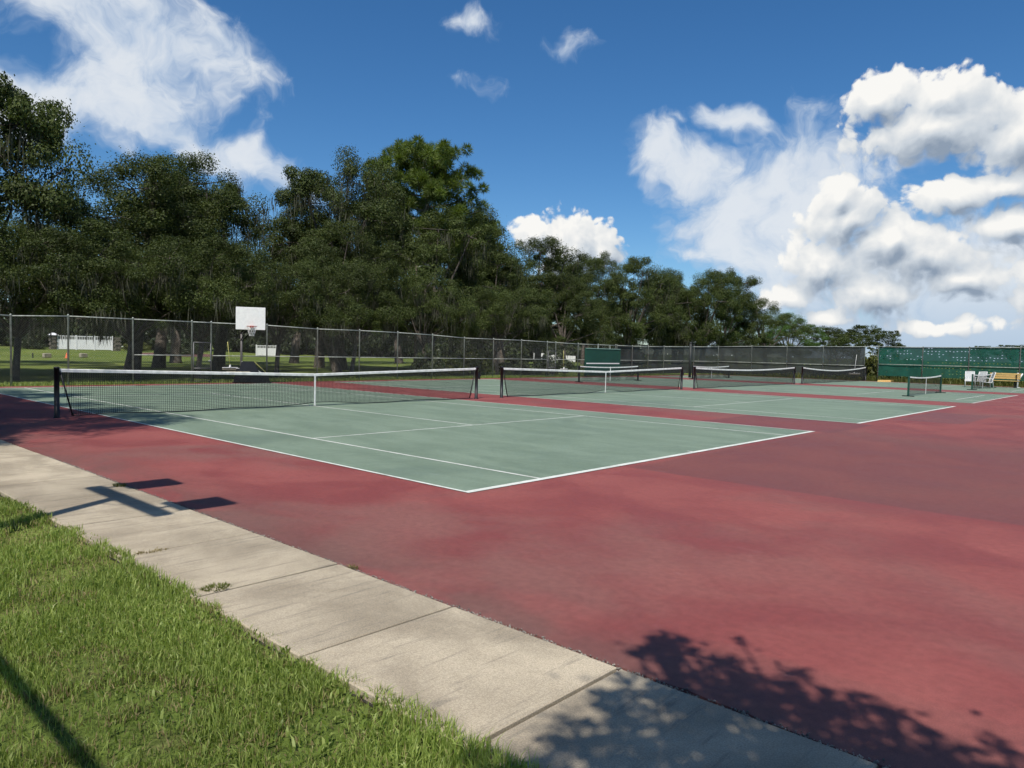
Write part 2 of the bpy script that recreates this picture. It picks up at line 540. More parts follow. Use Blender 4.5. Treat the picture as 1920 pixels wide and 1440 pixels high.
def leafmat(name, ca, cb, transl=.25, rough=.5, spec=.3):
    m, b, pb = mat_new(name)
    g = b.new('ShaderNodeNewGeometry')
    c = b.mix(b.maprange(g.outputs['Random Per Island'], 0, 1, kind='LINEAR'), (*ca, 1), (*cb, 1))
    oi = b.new('ShaderNodeObjectInfo')
    f = b.m('ADD', .86, b.m('MULTIPLY', oi.outputs['Random'], .28))
    big = b.noise(g.outputs['Position'], .35, 3, .5).outputs['Fac']
    f = b.m('MULTIPLY', f, b.maprange(big, .3, .7, .78, 1.22))
    c = b.mix(1.0, c, b.comb(f, f, f), 'MULTIPLY')
    b.put(pb.inputs['Base Color'], c)
    pb.inputs['Roughness'].default_value = rough
    pb.inputs['Specular IOR Level'].default_value = spec
    tr = b.new('ShaderNodeBsdfTranslucent')
    b.put(tr.inputs[0], b.mix(1.0, c, (1.3, 1.4, .7, 1), 'MULTIPLY'))
    ms = b.new('ShaderNodeMixShader'); ms.inputs[0].default_value = transl
    b.t.links.new(pb.outputs[0], ms.inputs[1]); b.t.links.new(tr.outputs[0], ms.inputs[2])
    b.t.links.new(ms.outputs[0], b.t.nodes['Material Output'].inputs[0])
    return m


M_RED = red_court()
M_GREEN = green_court()
M_CONC = concrete()
M_LAWN = lawn()
M_LEAF = leafmat('live_oak_leaf', (.024, .038, .008), (.090, .112, .030), .22, .55, .22)
M_LEAFD = leafmat('shrub_leaf_dark', (.018, .028, .010), (.055, .070, .022), .2)
M_LEAFB = leafmat('bright_tree_leaf', (.045, .095, .016), (.105, .180, .036), .25)
M_LEAFY = leafmat('scrub_leaf', (.070, .090, .018), (.16, .165, .045), .3)
M_PINE = leafmat('pine_needle', (.072, .108, .016), (.165, .215, .044), .3)
M_MOSS = leafmat('spanish_moss', (.045, .047, .032), (.100, .100, .070), .2, .9, .1)
M_GRASS = leafmat('grass_blade', (.125, .185, .024), (.350, .410, .120), .38, .45, .3)
M_DRY = leafmat('dry_grass_blade', (.20, .16, .075), (.34, .28, .14), .3, .7, .2)
M_BARK = plain('oak_bark', (.075, .062, .050), .95, var=.4, scale=5)
M_BARKG = plain('grey_bark', (.20, .18, .15), .95, var=.35, scale=5)
M_GRAVEL = leafmat('gravel', (.10, .09, .08), (.38, .35, .30), 0, .9)


def windscreen(name, c, hole_amount):
    """woven privacy screen with rows of small half-moon wind vents cut through it"""
    m, b, pb = mat_new(name)
    at = b.new('ShaderNodeUVMap'); at.uv_map = 'UVMap'      # uv in metres along and up the screen
    u, v, _ = b.sep(at.outputs[0])
    PX, PZ = .235, .205
    cu = b.m('DIVIDE', u, PX); cv = b.m('DIVIDE', v, PZ)
    iu = b.m('FLOOR', cu); iv = b.m('FLOOR', cv)
    wn = b.new('ShaderNodeTexWhiteNoise', noise_dimensions='3D')
    b.put(wn.inputs[0], b.comb(iu, iv, 3.1))
    keep = b.m('LESS_THAN', wn.outputs['Value'], hole_amount)
    rowp = b.noise(b.comb(b.m('MULTIPLY', iu, .11), b.m('MULTIPLY', iv, 5.3), 1.0), 1.0, 2).outputs['Fac']
    keep = b.m('MULTIPLY', keep, b.m('GREATER_THAN', rowp, .50))
    jx, jy, _z = b.sep(wn.outputs['Color'])
    fu = b.m('ADD', b.m('SUBTRACT', b.m('SUBTRACT', cu, iu), .5), b.m('MULTIPLY', b.m('SUBTRACT', jx, .5), .3))
    fv = b.m('ADD', b.m('SUBTRACT', b.m('SUBTRACT', cv, iv), .5), b.m('MULTIPLY', b.m('SUBTRACT', jy, .5), .25))
    # a V or half moon opening about 10 cm across
    shape = b.m('SUBTRACT', b.m('ABSOLUTE', b.m('MULTIPLY', fu, 1.1)), b.m('ADD', fv, .18))
    ins = b.m('MULTIPLY', b.m('LESS_THAN', shape, 0.0), b.m('LESS_THAN', fv, .12))
    ins = b.m('MULTIPLY', ins, b.m('LESS_THAN', b.m('ABSOLUTE', fu), .26))
    hole = b.m('MULTIPLY', ins, keep)
    g = b.new('ShaderNodeNewGeometry')
    n = b.noise(g.outputs['Position'], 1.3, 4, .6).outputs['Fac']
    f = b.maprange(n, .3, .7, .8, 1.2)
    b.put(pb.inputs['Base Color'], b.mix(1.0, (*c, 1), b.comb(f, f, f), 'MULTIPLY'))
    pb.inputs['Roughness'].default_value = .8
    pb.inputs['Specular IOR Level'].default_value = .2
    tp = b.new('ShaderNodeBsdfTransparent')
    ms = b.new('ShaderNodeMixShader')
    b.put(ms.inputs[0], b.m('MAXIMUM', b.m('MULTIPLY', hole, .85), .05))
    b.t.links.new(pb.outputs[0], ms.inputs[1]); b.t.links.new(tp.outputs[0], ms.inputs[2])
    b.t.links.new(ms.outputs[0], b.t.nodes['Material Output'].inputs[0])
    return m


M_SCR_DK = windscreen('dark_windscreen', (.040, .046, .042), .10)
M_SCR_GR = windscreen('green_windscreen', (.010, .072, .050), .72)

# ------------------------------------------------------------------ the ground


def gz(x, y):
    t = min(1, max(0, (-x - 56) / 34)); t = t * t * (3 - 2 * t)
    return -.03 + .97 * t


def ground():
    def axis(lo, hi, fine_lo, fine_hi, step):
        a = list(np.arange(fine_lo, fine_hi + .01, step))
        q = fine_hi; s = step
        while q < hi: s *= 1.5; q += s; a.append(q)
        q = fine_lo; s = step
        while q > lo: s *= 1.5; q -= s; a.insert(0, q)
        return np.array(a)
    xs = axis(-4000, 3000, -120, 40, 4); ys = axis(-2500, 5000, -40, 130, 5)
    V = [(x, y, gz(x, y)) for x in xs for y in ys]
    ny = len(ys)
    F = [(i * ny + j, (i + 1) * ny + j, (i + 1) * ny + j + 1, i * ny + j + 1) for i in range(len(xs) - 1) for j in range(ny - 1)]
    o = obj('ground', raw_mesh('ground', V, F, True), M_LAWN)
    tag(o, 'wide green lawn running out to the horizon', None, kind='structure')


ground()


def sheet(name, x0, x1, y0, y1, z, mat, parent=None):
    me = raw_mesh(name, [(x0, y0, z), (x1, y0, z), (x1, y1, z), (x0, y1, z)], [(0, 1, 2, 3)])
    return obj(name, me, mat, parent)


CX0, CX1, CY0, CY1 = -12.95, 25.0, -2.70, 54.2


def court_slab():
    """coated asphalt slab with a slightly ragged edge to the walk"""
    n = 260
    xs = np.linspace(CX0, CX1, n)
    jag = CY0 + rng.normal(0, .006, n) + .012 * np.sin(xs * 1.7) + .01 * np.sin(xs * 5.1)
    V = [(x, j, 0) for x, j in zip(xs, jag)] + [(x, CY1, 0) for x in xs] + [(x, j - .012, -.06) for x, j in zip(xs, jag)]
    F = [(i, i + 1, n + i + 1, n + i) for i in range(n - 1)] + [(2 * n + i, 2 * n + i + 1, i + 1, i) for i in range(n - 1)]
    V += [(CX0, jag[0], -.06), (CX0, CY1, -.06)]
    F.append((0, n, 3 * n + 1, 3 * n))
    o = obj('court_pavement', raw_mesh('court_pavement', V, F), M_RED)
    tag(o, 'red coated asphalt around the green tennis courts', None, kind='structure')
    return o


slab = court_slab()
COURTS = [0.0, 14.076, 28.157, 42.232]
names = ['nearest', 'second', 'third', 'farthest']


def court(i, y0):
    g = sheet('playing_surface', -11.885, 11.885, y0, y0 + 10.97, .004, M_GREEN)
    tag(g, 'green playing surface of the %s tennis court' % names[i], None, kind='structure')
    z = .008
    ml = M_LINE if i < 2 else M_LINE2
    w = .05
    def ln(xa, xb, ya, yb, mat=ml, zz=z): sheet('court_line', xa, xb, ya, yb, zz, mat, g)
    a, c = y0, y0 + 10.97
    ln(-11.885, 11.885, a, a + w); ln(-11.885, 11.885, c - w, c)
    ln(11.785, 11.885, a + w + .001, c - w - .001); ln(-11.885, -11.785, a + w + .001, c - w - .001)
    s1, s2 = y0 + 1.37, y0 + 9.60
    if i < 2:
        ln(-11.784, 11.784, s1, s1 + w); ln(-11.784, 11.784, s2 - w, s2)
        ln(6.35, 6.40, s1 + w + .001, s2 - w - .001); ln(-6.40, -6.35, s1 + w + .001, s2 - w - .001)
        mid = y0 + 5.485
        ln(-6.349, 6.349, mid - w / 2, mid + w / 2)
        ln(11.68, 11.784, mid - w / 2, mid + w / 2)
    else:                         # two small paddle courts marked across the big one
        yc0, yc1 = y0 + 2.3, y0 + 8.5
        for xn in (8.75, -7.4):
            for s in (-1, 1):
                x = xn + s * 2.05
                ln(x - w / 2, x + w / 2, yc0 + w + .001, yc1 - w - .001, M_LINE, .012)
                lo, hi = (x + s * .03, xn + s * 6.65)
                lo, hi = min(lo, hi), max(lo, hi)
                lo = max(lo, -12.9)
                ln(lo, hi, (yc0 + yc1) / 2 - w / 2, (yc0 + yc1) / 2 + w / 2, M_LINE2, .016)
            lo, hi = max(xn - 6.65, -12.9), xn + 6.65
            ln(lo, hi, yc0, yc0 + w, M_LINE2, .012); ln(lo, hi, yc1 - w, yc1, M_LINE2, .012)
            ln(hi - w, hi, yc0 + w + .001, yc1 - w - .001, M_LINE2, .012)
    return g


for i, y0 in enumerate(COURTS):
    court(i, y0)

# concrete walk, slab by slab
walk = sheet('sidewalk', -13, 25.5, -3.86, -2.73, -.024, plain('walk_bed', (.028, .024, .020), .95))
tag(walk, 'pale concrete walk between the grass and the red court', None, kind='structure')
PITCH = 1.2855
sm = None
for k in range(-15, 8):
    xa = 13.275 + k * PITCH
    if sm is None:
        mb = MB().box((PITCH / 2, 0, 0), (PITCH - .026, 1.105, .09), .007)
        sm = raw_mesh('concrete_slab', mb.V, mb.F)
        sm.materials.append(M_CONC)
    o = bpy.data.objects.new('concrete_slab', sm)
    col.objects.link(o); o.parent = walk
    o.location = (xa, -3.29, -.026 + random.uniform(-.003, .003))
    o.rotation_euler = (random.uniform(-.003, .003), random.uniform(-.002, .002), 0)


# ------------------------------------------------------------------ foreground grass, weeds, gravel
def blades(xy, z, h, w, seed, lean=.5):
    r = np.random.default_rng(seed)
    n = len(xy)
    az = r.uniform(0, 2 * np.pi, n)
    face = r.uniform(0, 2 * np.pi, n)
    ln = np.abs(r.normal(0, lean, n)).clip(0, 1.3)
    d = np.stack([np.cos(az), np.sin(az)], 1)
    s = np.stack([np.cos(face), np.sin(face)], 1)
    V = np.zeros((n, 5, 3))
    b0 = np.concatenate([xy, z[:, None]], 1)
    mid = b0.copy(); mid[:, :2] += d * (h * ln * .32)[:, None]; mid[:, 2] += h * .58
    tip = b0.copy(); tip[:, :2] += d * (h * ln * .95)[:, None]; tip[:, 2] += h * (1.0 - .28 * ln)
    hw = w[:, None] * s / 2
    V[:, 0] = b0; V[:, 0, :2] -= hw
    V[:, 1] = b0; V[:, 1, :2] += hw
    V[:, 2] = mid; V[:, 2, :2] += hw * .8
    V[:, 3] = mid; V[:, 3, :2] -= hw * .8
    V[:, 4] = tip
    base = np.arange(n)[:, None] * 5
    T = np.array([[0, 1, 2], [0, 2, 3], [3, 2, 4]])
    F = (base[:, None, :] + T[None]).reshape(-1, 3)
    return V.reshape(-1, 3), F


def vnoise(x, y, s, seed=0):
    """cheap smooth value noise"""
    x = x * s; y = y * s
    xi = np.floor(x).astype(int); yi = np.floor(y).astype(int)
    fx = x - xi; fy = y - yi
    fx = fx * fx * (3 - 2 * fx); fy = fy * fy * (3 - 2 * fy)
    def hsh(a, b):
        v = np.sin(a * 127.1 + b * 311.7 + seed * 74.7) * 43758.5453
        return v - np.floor(v)
    return (hsh(xi, yi) * (1 - fx) + hsh(xi + 1, yi) * fx) * (1 - fy) + (hsh(xi, yi + 1) * (1 - fx) + hsh(xi + 1, yi + 1) * fx) * fy


def foreground_grass():
    r = np.random.default_rng(3)
    P = []
    # density falls off with distance from where one stands on the verge
    for (x0, x1, y0, y1, dens_) in [(13, 18.5, -6.4, -3.72, 9000), (10, 13, -5.8, -3.72, 5200), (5, 10, -5.6, -3.72, 2600), (-6, 5, -5.6, -3.74, 900), (18.5, 24, -6.5, -3.74, 1400), (10, 20, -8.2, -6.3, 2600)]:
        n = int((x1 - x0) * (y1 - y0) * dens_)
        P.append(np.stack([r.uniform(x0, x1, n), r.uniform(y0, y1, n)], 1))
    P = np.concatenate(P)
    x, y = P[:, 0], P[:, 1]
    edge = -3.80 + .09 * (vnoise(x, y * 0, 2.3, 5) - .5) + .06 * (vnoise(x, y * 0, 7.1, 6) - .5)
    bare = vnoise(x, y, 1.9, 1) * .6 + vnoise(x, y, 5.1, 2) * .4
    keep = (y < edge) & ((bare < .60) | (r.uniform(0, 1, len(x)) < .30))
    P = P[keep]; x, y = P[:, 0], P[:, 1]; bare = bare[keep]; edge = edge[keep]
    n = len(P)
    tall = .6 + .8 * vnoise(x, y, 1.1, 9)
    h = r.uniform(.035, .085, n) * tall * np.where(bare > .58, .65, 1)
    rim = (edge - y) < .10
    h = np.where(rim, h * 1.15, h)
    w = r.uniform(.0035, .0065, n) * np.where(x < 10, 1.8, np.where(x < 13, 1.3, 1))
    z = np.full(n, -.03) + .035 * vnoise(x, y, .8, 4)
    dry = r.uniform(0, 1, n) < np.where(bare > .53, .42, .08)
    V, F = blades(P[~dry], z[~dry], h[~dry], w[~dry], 11, .55)
    o = obj('grass', raw_mesh('grass', V, F), M_GRASS)
    tag(o, 'long green grass on the verge beside the walk', 'grass', kind='stuff')
    V, F = blades(P[dry], z[dry], h[dry] * .8, w[dry], 12, .9)
    o = obj('dry_grass', raw_mesh('dry_grass', V, F), M_DRY)
    tag(o, 'dry straw coloured blades among the verge grass', 'grass', kind='stuff')
    # broad-leaved weeds mixed into the turf near the walk
    m = 2600
    Q = np.stack([r.uniform(13, 17.5, m), -3.84 - np.abs(r.normal(0, .45, m))], 1)
    V, F = blades(Q, np.full(m, .0), r.uniform(.02, .05, m), r.uniform(.010, .018, m), 13, 1.0)
    o = obj('low_weeds', raw_mesh('low_weeds', V, F), M_GRASS)
    tag(o, 'small broad leaved weeds in the turf along the walk', 'weeds', kind='stuff')


foreground_grass()


def weed(name, label, c, rad, n, hgt, mat, seed):
    r = np.random.default_rng(seed)
    a = r.uniform(0, 2 * np.pi, n); q = np.sqrt(r.uniform(0, 1, n))
    P = np.stack([c[0] + rad[0] * q * np.cos(a), c[1] + rad[1] * q * np.sin(a)], 1)
    V, F = blades(P - np.array(c[:2]), np.full(n, 0.0), r.uniform(.4, 1, n) * hgt, r.uniform(.004, .008, n), seed, 1.0)
    o = obj(name, raw_mesh(name, V, F), mat, loc=(c[0], c[1], c[2]))
    tag(o, label, 'weed')
    return o


weed('weed_tuft', 'straw coloured weed sprawling from the walk joint at the grass edge', (12.02, -3.62, .018), (.035, .13), 90, .035, M_DRY, 21)
weed('weed_tuft', 'olive weed mat at the grass edge of the next walk joint', (13.20, -3.66, .018), (.07, .10), 260, .032, M_LEAFY, 22)
weed('weed_tuft', 'yellowish weed at the court edge inside the lamp shadow', (9.0, -2.80, .018), (.10, .06), 110, .05, M_LEAFY, 23)
weed('weed_tuft', 'tiny rusty weed at the court edge of the walk', (13.42, -2.70, .005), (.06, .03), 70, .04, M_DRY, 24)


def gravel():
    r = np.random.default_rng(31)
    n = 5200
    x = r.uniform(6, 19, n)
    y = -2.722 + r.normal(0, .016, n)
    s = r.uniform(.003, .010, n)
    base = np.array([[1, 0, 0], [-.5, .87, 0], [-.5, -.87, 0], [0, 0, .9], [.3, .2, -.6]])
    V = base[None] * s[:, None, None] * r.uniform(.6, 1.3, (n, 5, 1))
    V[:, :, 0] += x[:, None]; V[:, :, 1] += y[:, None]; V[:, :, 2] += (s * .5 + r.uniform(-.012, .008, n))[:, None]
    T = np.array([[0, 1, 3], [1, 2, 3], [2, 0, 3], [1, 0, 4], [2, 1, 4], [0, 2, 4]])
    F = (np.arange(n)[:, None, None] * 5 + T[None]).reshape(-1, 3)
    o = obj('gravel', raw_mesh('gravel', V.reshape(-1, 3), F), M_GRAVEL)
    tag(o, 'crumbled grit along the seam between walk and court', 'gravel', kind='stuff')


gravel()


# ------------------------------------------------------------------ tennis nets
def ribbon_cords(segs, r):
    """square-section cords along segments, joined in one mesh"""
    S = np.array(segs, dtype=float)          # n,2,3
    a, b = S[:, 0], S[:, 1]
    d = b - a; d /= np.linalg.norm(d, axis=1)[:, None]
    ref = np.where(np.abs(d[:, [2]]) > .9, np.array([[1., 0, 0]]), np.array([[0, 0, 1.]]))
    u = np.cross(d, ref); u /= np.linalg.norm(u, axis=1)[:, None]
    w = np.cross(d, u)
    off = [u * r + w * r, u * r - w * r, -u * r - w * r, -u * r + w * r]
    V = np.stack([a + o for o in off] + [b + o for o in off], 1)
    Q = np.array([[0, 1, 5, 4], [1, 2, 6, 5], [2, 3, 7, 6], [3, 0, 4, 7]])
    F = (np.arange(len(S))[:, None, None] * 8 + Q[None]).reshape(-1, 4)
    return V.reshape(-1, 3), F


def net_top(t, hp, hc, strap):
    """height along the net, t from 0 to 1"""
    q = abs(t - .5) * 2
    return hc + (hp - hc) * (q if strap else q * q * .8 + q * .2)


def tennis_net(y0, idx, strap, hc, label):
    ya, yb = y0 - .914, y0 + 11.884
    T = empty('tennis_net', (0, (ya + yb) / 2, 0), 0, label, 'tennis net', 'tennis nets')
    hl = (yb - ya) / 2
    for s, nm in ((-1, 'post'), (1, 'post')):
        mb = MB().lathe([(.075, 0), (.075, .012), (.055, .014), (.052, 1.07), (.058, 1.071), (.058, 1.10), (.03, 1.115)], (0, s * hl, 0), 14)
        p = mb.build('post', M_BLACK, T, True)
        if s > 0:
            w = MB().box((0, hl + .075, .78), (.09, .09, .20), .02)
            w.tube([(0, hl + .10, .80), (0, hl + .19, .80)], .03, 10)
            w.tube([(0, hl + .17, .80), (.0, hl + .17, .66)], .012, 6)
            w.build('winch', M_BLACK, p)
    n = 48
    ys = np.linspace(-hl + .05, hl - .05, n + 1)
    tz = [net_top((y + hl) / (2 * hl), 1.065, hc, strap) for y in ys]
    # canvas headband, folded over the cable
    V = []; F = []
    for y, z in zip(ys, tz):
        w = .004 * math.sin(y * 9 + idx)
        V += [(-.012 + w, y, z - .068), (-.014 + w, y, z - .01), (0 + w, y, z + .004), (.014 + w, y, z - .01), (.012 + w, y, z - .068)]
    for k in range(n):
        for j in range(4):
            F.append((k * 5 + j, k * 5 + j + 1, (k + 1) * 5 + j + 1, (k + 1) * 5 + j))
    obj('headband', raw_mesh('headband', V, F), M_BAND, T)
    segs = []
    def bot(y):
        z = .035 + .02 * math.sin(y * 2.1 + idx)
        if strap: z += .075 * max(0, 1 - abs(y) / 1.5)
        return max(z, .02)
    m = int((2 * hl - .1) / .045)
    inset = .26
    for k in range(m + 1):
        y = -hl + .06 + k * (2 * hl - .12) / m
        z1 = net_top((y + hl) / (2 * hl), 1.065, hc, strap) - .06
        z0 = bot(y)
        # the net ends slope inwards towards the ground
        dl = y + hl; dr = hl - y
        if dl < inset: z0 = z1 - (z1 - z0) * dl / inset
        if dr < inset: z0 = max(z0, z1 - (z1 - z0) * dr / inset)
        if z1 - z0 > .03: segs.append(((0, y, z0), (0, y, z1)))
    rows = 22
    hn = 40
    for r_ in range(1, rows):
        f = r_ / rows
        pts = []
        for k in range(hn + 1):
            ins = inset * (1 - f)
            y = -hl + .05 + ins + k * (2 * hl - .1 - 2 * ins) / hn
            z0 = bot(y); z1 = net_top((y + hl) / (2 * hl), 1.065, hc, strap) - .06
            pts.append((0, y, z0 + (z1 - z0) * f))
        segs += [(pts[k], pts[k + 1]) for k in range(hn)]
    V, F = ribbon_cords(segs, .0030)
    tag(obj('net_mesh', raw_mesh('net_mesh', V, F), M_NETCORD, T), kind='stuff')
    # doubled top rows just under the band
    segs = []
    for k in range(m * 2):
        y = -hl + .08 + k * (2 * hl - .16) / (m * 2)
        z1 = net_top((y + hl) / (2 * hl), 1.065, hc, strap) - .06
        segs.append(((.004, y, z1 - .20), (.004, y + .02, z1)))
    V, F = ribbon_cords(segs, .0019)
    tag(obj('doubled_mesh', raw_mesh('doubled_mesh', V, F), M_NETCORD, T), kind='stuff')
    pts = [(0, -hl + .05 + inset + k * (2 * hl - .1 - 2 * inset) / 60, 0) for k in range(61)]
    MB().tube([(0, p[1], bot(p[1])) for p in pts], .011, 6).build('bottom_band', M_BLACK, T, True)
    for s in (-1, 1):
        MB().tube([(0, s * (hl - .06), 1.03), (0, s * (hl - .05 - inset), .035)], .017, 6).build('side_band', M_BLACK, T, True)
        mb = MB()
        for zz in (.25, .5, .75):
            mb.tube([(0, s * (hl - .05), zz), (0, s * (hl - .05 - inset * (1 - zz)), zz + .05)], .003, 4)
        tag(mb.build('lacing', M_NETCORD, T), kind='stuff')
    if strap:
        MB().box((.014, 0, (hc + .03) / 2), (.006, .05, hc - .02), 0).build('centre_strap', M_BAND, T)
        MB().box((0, 0, .012), (.05, .05, .02), .004).build('strap_anchor', M_GALV, T)
    return T


tennis_net(COURTS[0], 0, True, .914, 'long tennis net on the nearest court with white strap and black posts')
tennis_net(COURTS[1], 1, True, .914, 'tennis net on the second court, white strap at its middle')
tennis_net(COURTS[2], 2, False, .93, 'strapless tennis net on the third court, in front of the dark screen')
tennis_net(COURTS[3], 3, False, .84, 'sagging tennis net on the farthest court near the fence gap')


def paddle_net(xa, ya, yb, label, mat):
    T = empty('paddle_net', (xa, (ya + yb) / 2, 0), 0, label, 'paddle net', 'low nets of the small paddle courts')
    hl = (yb - ya) / 2
    for s in (-1, 1):
        mb = MB().box((0, s * hl, .47), (.07, .09, .94), .01)
        p = mb.build('post', mat, T)
        MB().box((0, s * hl, .02), (.5, .10, .04), .01).build('foot', M_TANK, p)
    segs = []
    m = int(2 * hl / .06)
    top = lambda y: .86 + .07 * (y / hl) ** 2
    for k in range(m + 1):
        y = -hl + k * 2 * hl / m
        segs.append(((0, y, .08), (0, y, top(y) - .04)))
    for r_ in range(14):
        for k in range(16):
            f = r_ / 14
            q = [(0, -hl + (k + e) * 2 * hl / 16, 0) for e in (0, 1)]
            segs.append(tuple((0, p[1], .08 + (top(p[1]) - .12) * f) for p in q))
    V, F = ribbon_cords(segs, .0022)
    tag(obj('net_mesh', raw_mesh('net_mesh', V, F), M_NETCORD, T), kind='stuff')
    V = []; F = []
    for k in range(17):
        y = -hl + .05 + k * (2 * hl - .1) / 16
        V += [(-.012, y, top(y) - .06), (-.012, y, top(y)), (.012, y, top(y)), (.012, y, top(y) - .06)]
    for k in range(16):
        for j in range(3): F.append((k * 4 + j, k * 4 + j + 1, k * 4 + j + 5, k * 4 + j + 4))
    obj('headband', raw_mesh('headband', V, F), M_BAND, T)
    MB().box((.016, 0, .45), (.006, .07, .84)).build('centre_strap', M_BAND, T)
    MB().tube([(0, -hl, .08), (0, hl, .08)], .012, 6).build('bottom_band', M_BLACK, T)
    return T


paddle_net(8.72, 31.25, 37.35, 'short paddle net with green posts standing right of the third court net', M_GREENP)
paddle_net(8.85, 44.4, 50.5, 'paddle net behind the white chairs by the green screen', M_GREENP)
paddle_net(-7.2, 27.2, 33.3, 'paddle net in front of the green practice board', M_BLACK)
paddle_net(-7.4, 40.6, 46.2, 'paddle net seen through the left end of the third court net', M_BLACK)


# ------------------------------------------------------------------ fences
def lerp_path(pts, s):
    for (a, za), (b, zb) in zip(pts[:-1], pts[1:]):
        if a <= s <= b: return za + (zb - za) * (s - a) / (b - a)
    return pts[0][1] if s < pts[0][0] else pts[-1][1]


def chain_bay(a, b, za0, za1, zb0, zb1, pitch=.09):
    """straight wires of both diagonals clipped to one fence bay; returns segments"""
    a = np.array(a, float); b = np.array(b, float)
    L = np.linalg.norm(b - a)
    segs = []
    zlo = min(za0, zb0)
    H = max(za1, zb1) - zlo
    for sgn in (1, -1):
        for c in np.arange(-H - L, H + L, pitch * 1.0):
            # line: z - zlo = sgn*s + c ; clip s in [0,L], z in [0, top(s)]
            lo, hi = 0.0, L
            if sgn > 0:
                lo = max(lo, -c)
                k = (zb1 - za1) / L           # s + c <= za1 - zlo + k s
                hi = min(hi, (za1 - zlo - c) / (1 - k))
            else:
                hi = min(hi, c)
                k = (zb1 - za1) / L           # -s + c <= za1 - zlo + k s
                lo = max(lo, (c - za1 + zlo) / (1 + k))
            if hi - lo > .02:
                p = [(*(a + (b - a) * s / L), zlo + sgn * s + c) for s in (lo, hi)]
                segs.append((p[0], p[1]))
    return segs


def fence(name, label, pts, ztop, zbot, mid, mesh=True, screens=None, smat=None, post_r=.034, skip_mid=(), cat='fence', drop=.12, low=.35):
    """pts: list of (x,y) post positions, ztop: list of heights"""
    T = empty(name, (pts[0][0], pts[0][1], zbot), 0, label, cat)
    off = Vector((-pts[0][0], -pts[0][1], -zbot))
    def W(x, y, z): return (x + off.x, y + off.y, z + off.z)
    for (x, y), zt in zip(pts, ztop):
        MB().lathe([(post_r, zbot - .1 + off.z), (post_r, zt + off.z + .02), (post_r * 1.25, zt + off.z + .03), (post_r * .5, zt + off.z + .08)], (x + off.x, y + off.y, 0), 10).build('post', M_GALV, T, True)
    for k in range(len(pts) - 1):
        a, b = pts[k], pts[k + 1]
        MB().tube([W(*a, ztop[k]), W(*b, ztop[k + 1])], .024, 8).build('top_rail', M_GALV, T, True)
        if mid is not None and k not in skip_mid:
            MB().tube([W(*a, mid), W(*b, mid)], .02, 8).build('middle_rail', M_GALV, T, True)
    if mesh:
        segs = []
        for k in range(len(pts) - 1):
            segs += chain_bay(pts[k], pts[k + 1], zbot, ztop[k] - .02, zbot, ztop[k + 1] - .02)
        S = np.array(segs); S += np.array(off)[None, None]
        V, F = ribbon_cords(S, .0007)
        tag(obj('chain_link_mesh', raw_mesh('chain_link_mesh', V, F), M_WIRE, T), kind='stuff')
    if screens:
        for k in screens:
            a, b = np.array(pts[k]), np.array(pts[k + 1])
            L = np.linalg.norm(b - a); d = (b - a) / L
            nrm = np.array([-d[1], d[0]])
            nu, nv = 16, 12
            V = []; UV = []
            for j in range(nv + 1):
                for i in range(nu + 1):
                    s = i / nu; t = j / nv
                    zt = ztop[k] * (1 - s) + ztop[k + 1] * s - .03
                    sag = .02 * abs(math.sin(s * math.pi * 5)) * (1 - t) if t < .1 else 0
                    z = low + sag + (zt - low) * t
                    bil = drop * math.sin(math.pi * s) * math.sin(math.pi * t) * (.6 + .4 * math.sin(k * 2.3)) + .012 * math.sin(s * 19 + k + t * 4)
                    q = a + (b - a) * s + nrm * (.05 + bil * .5)
                    V.append(W(q[0], q[1], z)); UV.append((k * 7.3 + s * L, z))
            F = [(j * (nu + 1) + i, j * (nu + 1) + i + 1, (j + 1) * (nu + 1) + i + 1, (j + 1) * (nu + 1) + i) for j in range(nv) for i in range(nu)]
            me = raw_mesh('windscreen_panel', V, F, True)
            uvl = me.uv_layers.new(name='UVMap')
            for lp in me.loops: uvl.data[lp.index].uv = UV[lp.vertex_index]
            obj('windscreen_panel', me, smat, T)
    return T


WX = -13.5
wy = [-5.5, -3, -.6, 1.4, 3.26, 5.6, 8.0, 8.85, 11.5, 14.2, 16.7, 19.2, 21.7, 24.2, 26.7, 29.3, 31.9, 32.8, 35.3, 37.7, 39.9]
zt_prof = [(-6, 2.9), (1.4, 2.54), (3.3, 2.62), (11.5, 2.61), (14.2, 2.54), (17.5, 2.56), (21.3, 2.50), (24.2, 2.38), (29.3, 2.38), (35.3, 2.28), (42.2, 2.27), (47, 2.33), (51, 2.40)]
fence('chain_link_fence', 'long chain link fence with grey posts in front of the moss hung oaks',
      [(WX, y) for y in wy], [lerp_path(zt_prof, y) for y in wy], -.1, 1.17, True, skip_mid=(0, 1, 2, 3, 4, 6, 16))
wy2 = [39.9, 42.2, 44.5, 46.9]
ppts = [(WX, y) for y in wy2[1:]] + [(-13.0, 51.0), (-12.5, 54.5), (-9.41, 54.5), (-6.35, 54.5), (-3.4, 54.5), (-.25, 54.5)]
ptop = [2.27, 2.29, 2.33, 2.40, 2.48, 2.56, 2.57, 2.60, 2.64]
dk_pts = [(WX, 40.1)] + ppts
fence('screened_fence', 'grey fence hung with dark windscreen left of the gap', dk_pts, [2.28] + ptop, -.1, 1.17, False,
      screens=list(range(len(dk_pts) - 1)), smat=M_SCR_DK, low=.12)
gpts = [(.75, 54.5), (3.79, 54.5), (6.75, 54.5), (9.77, 54.5), (12.8, 54.5), (15.8, 54.5), (18.8, 54.5)]
fence('screened_fence', 'grey fence hung with green windscreen full of wind vents', gpts, [2.66, 2.65, 2.68, 2.70, 2.72, 2.74, 2.76], -.1, 1.32, False,
      screens=list(range(6)), smat=M_SCR_GR, low=.42)
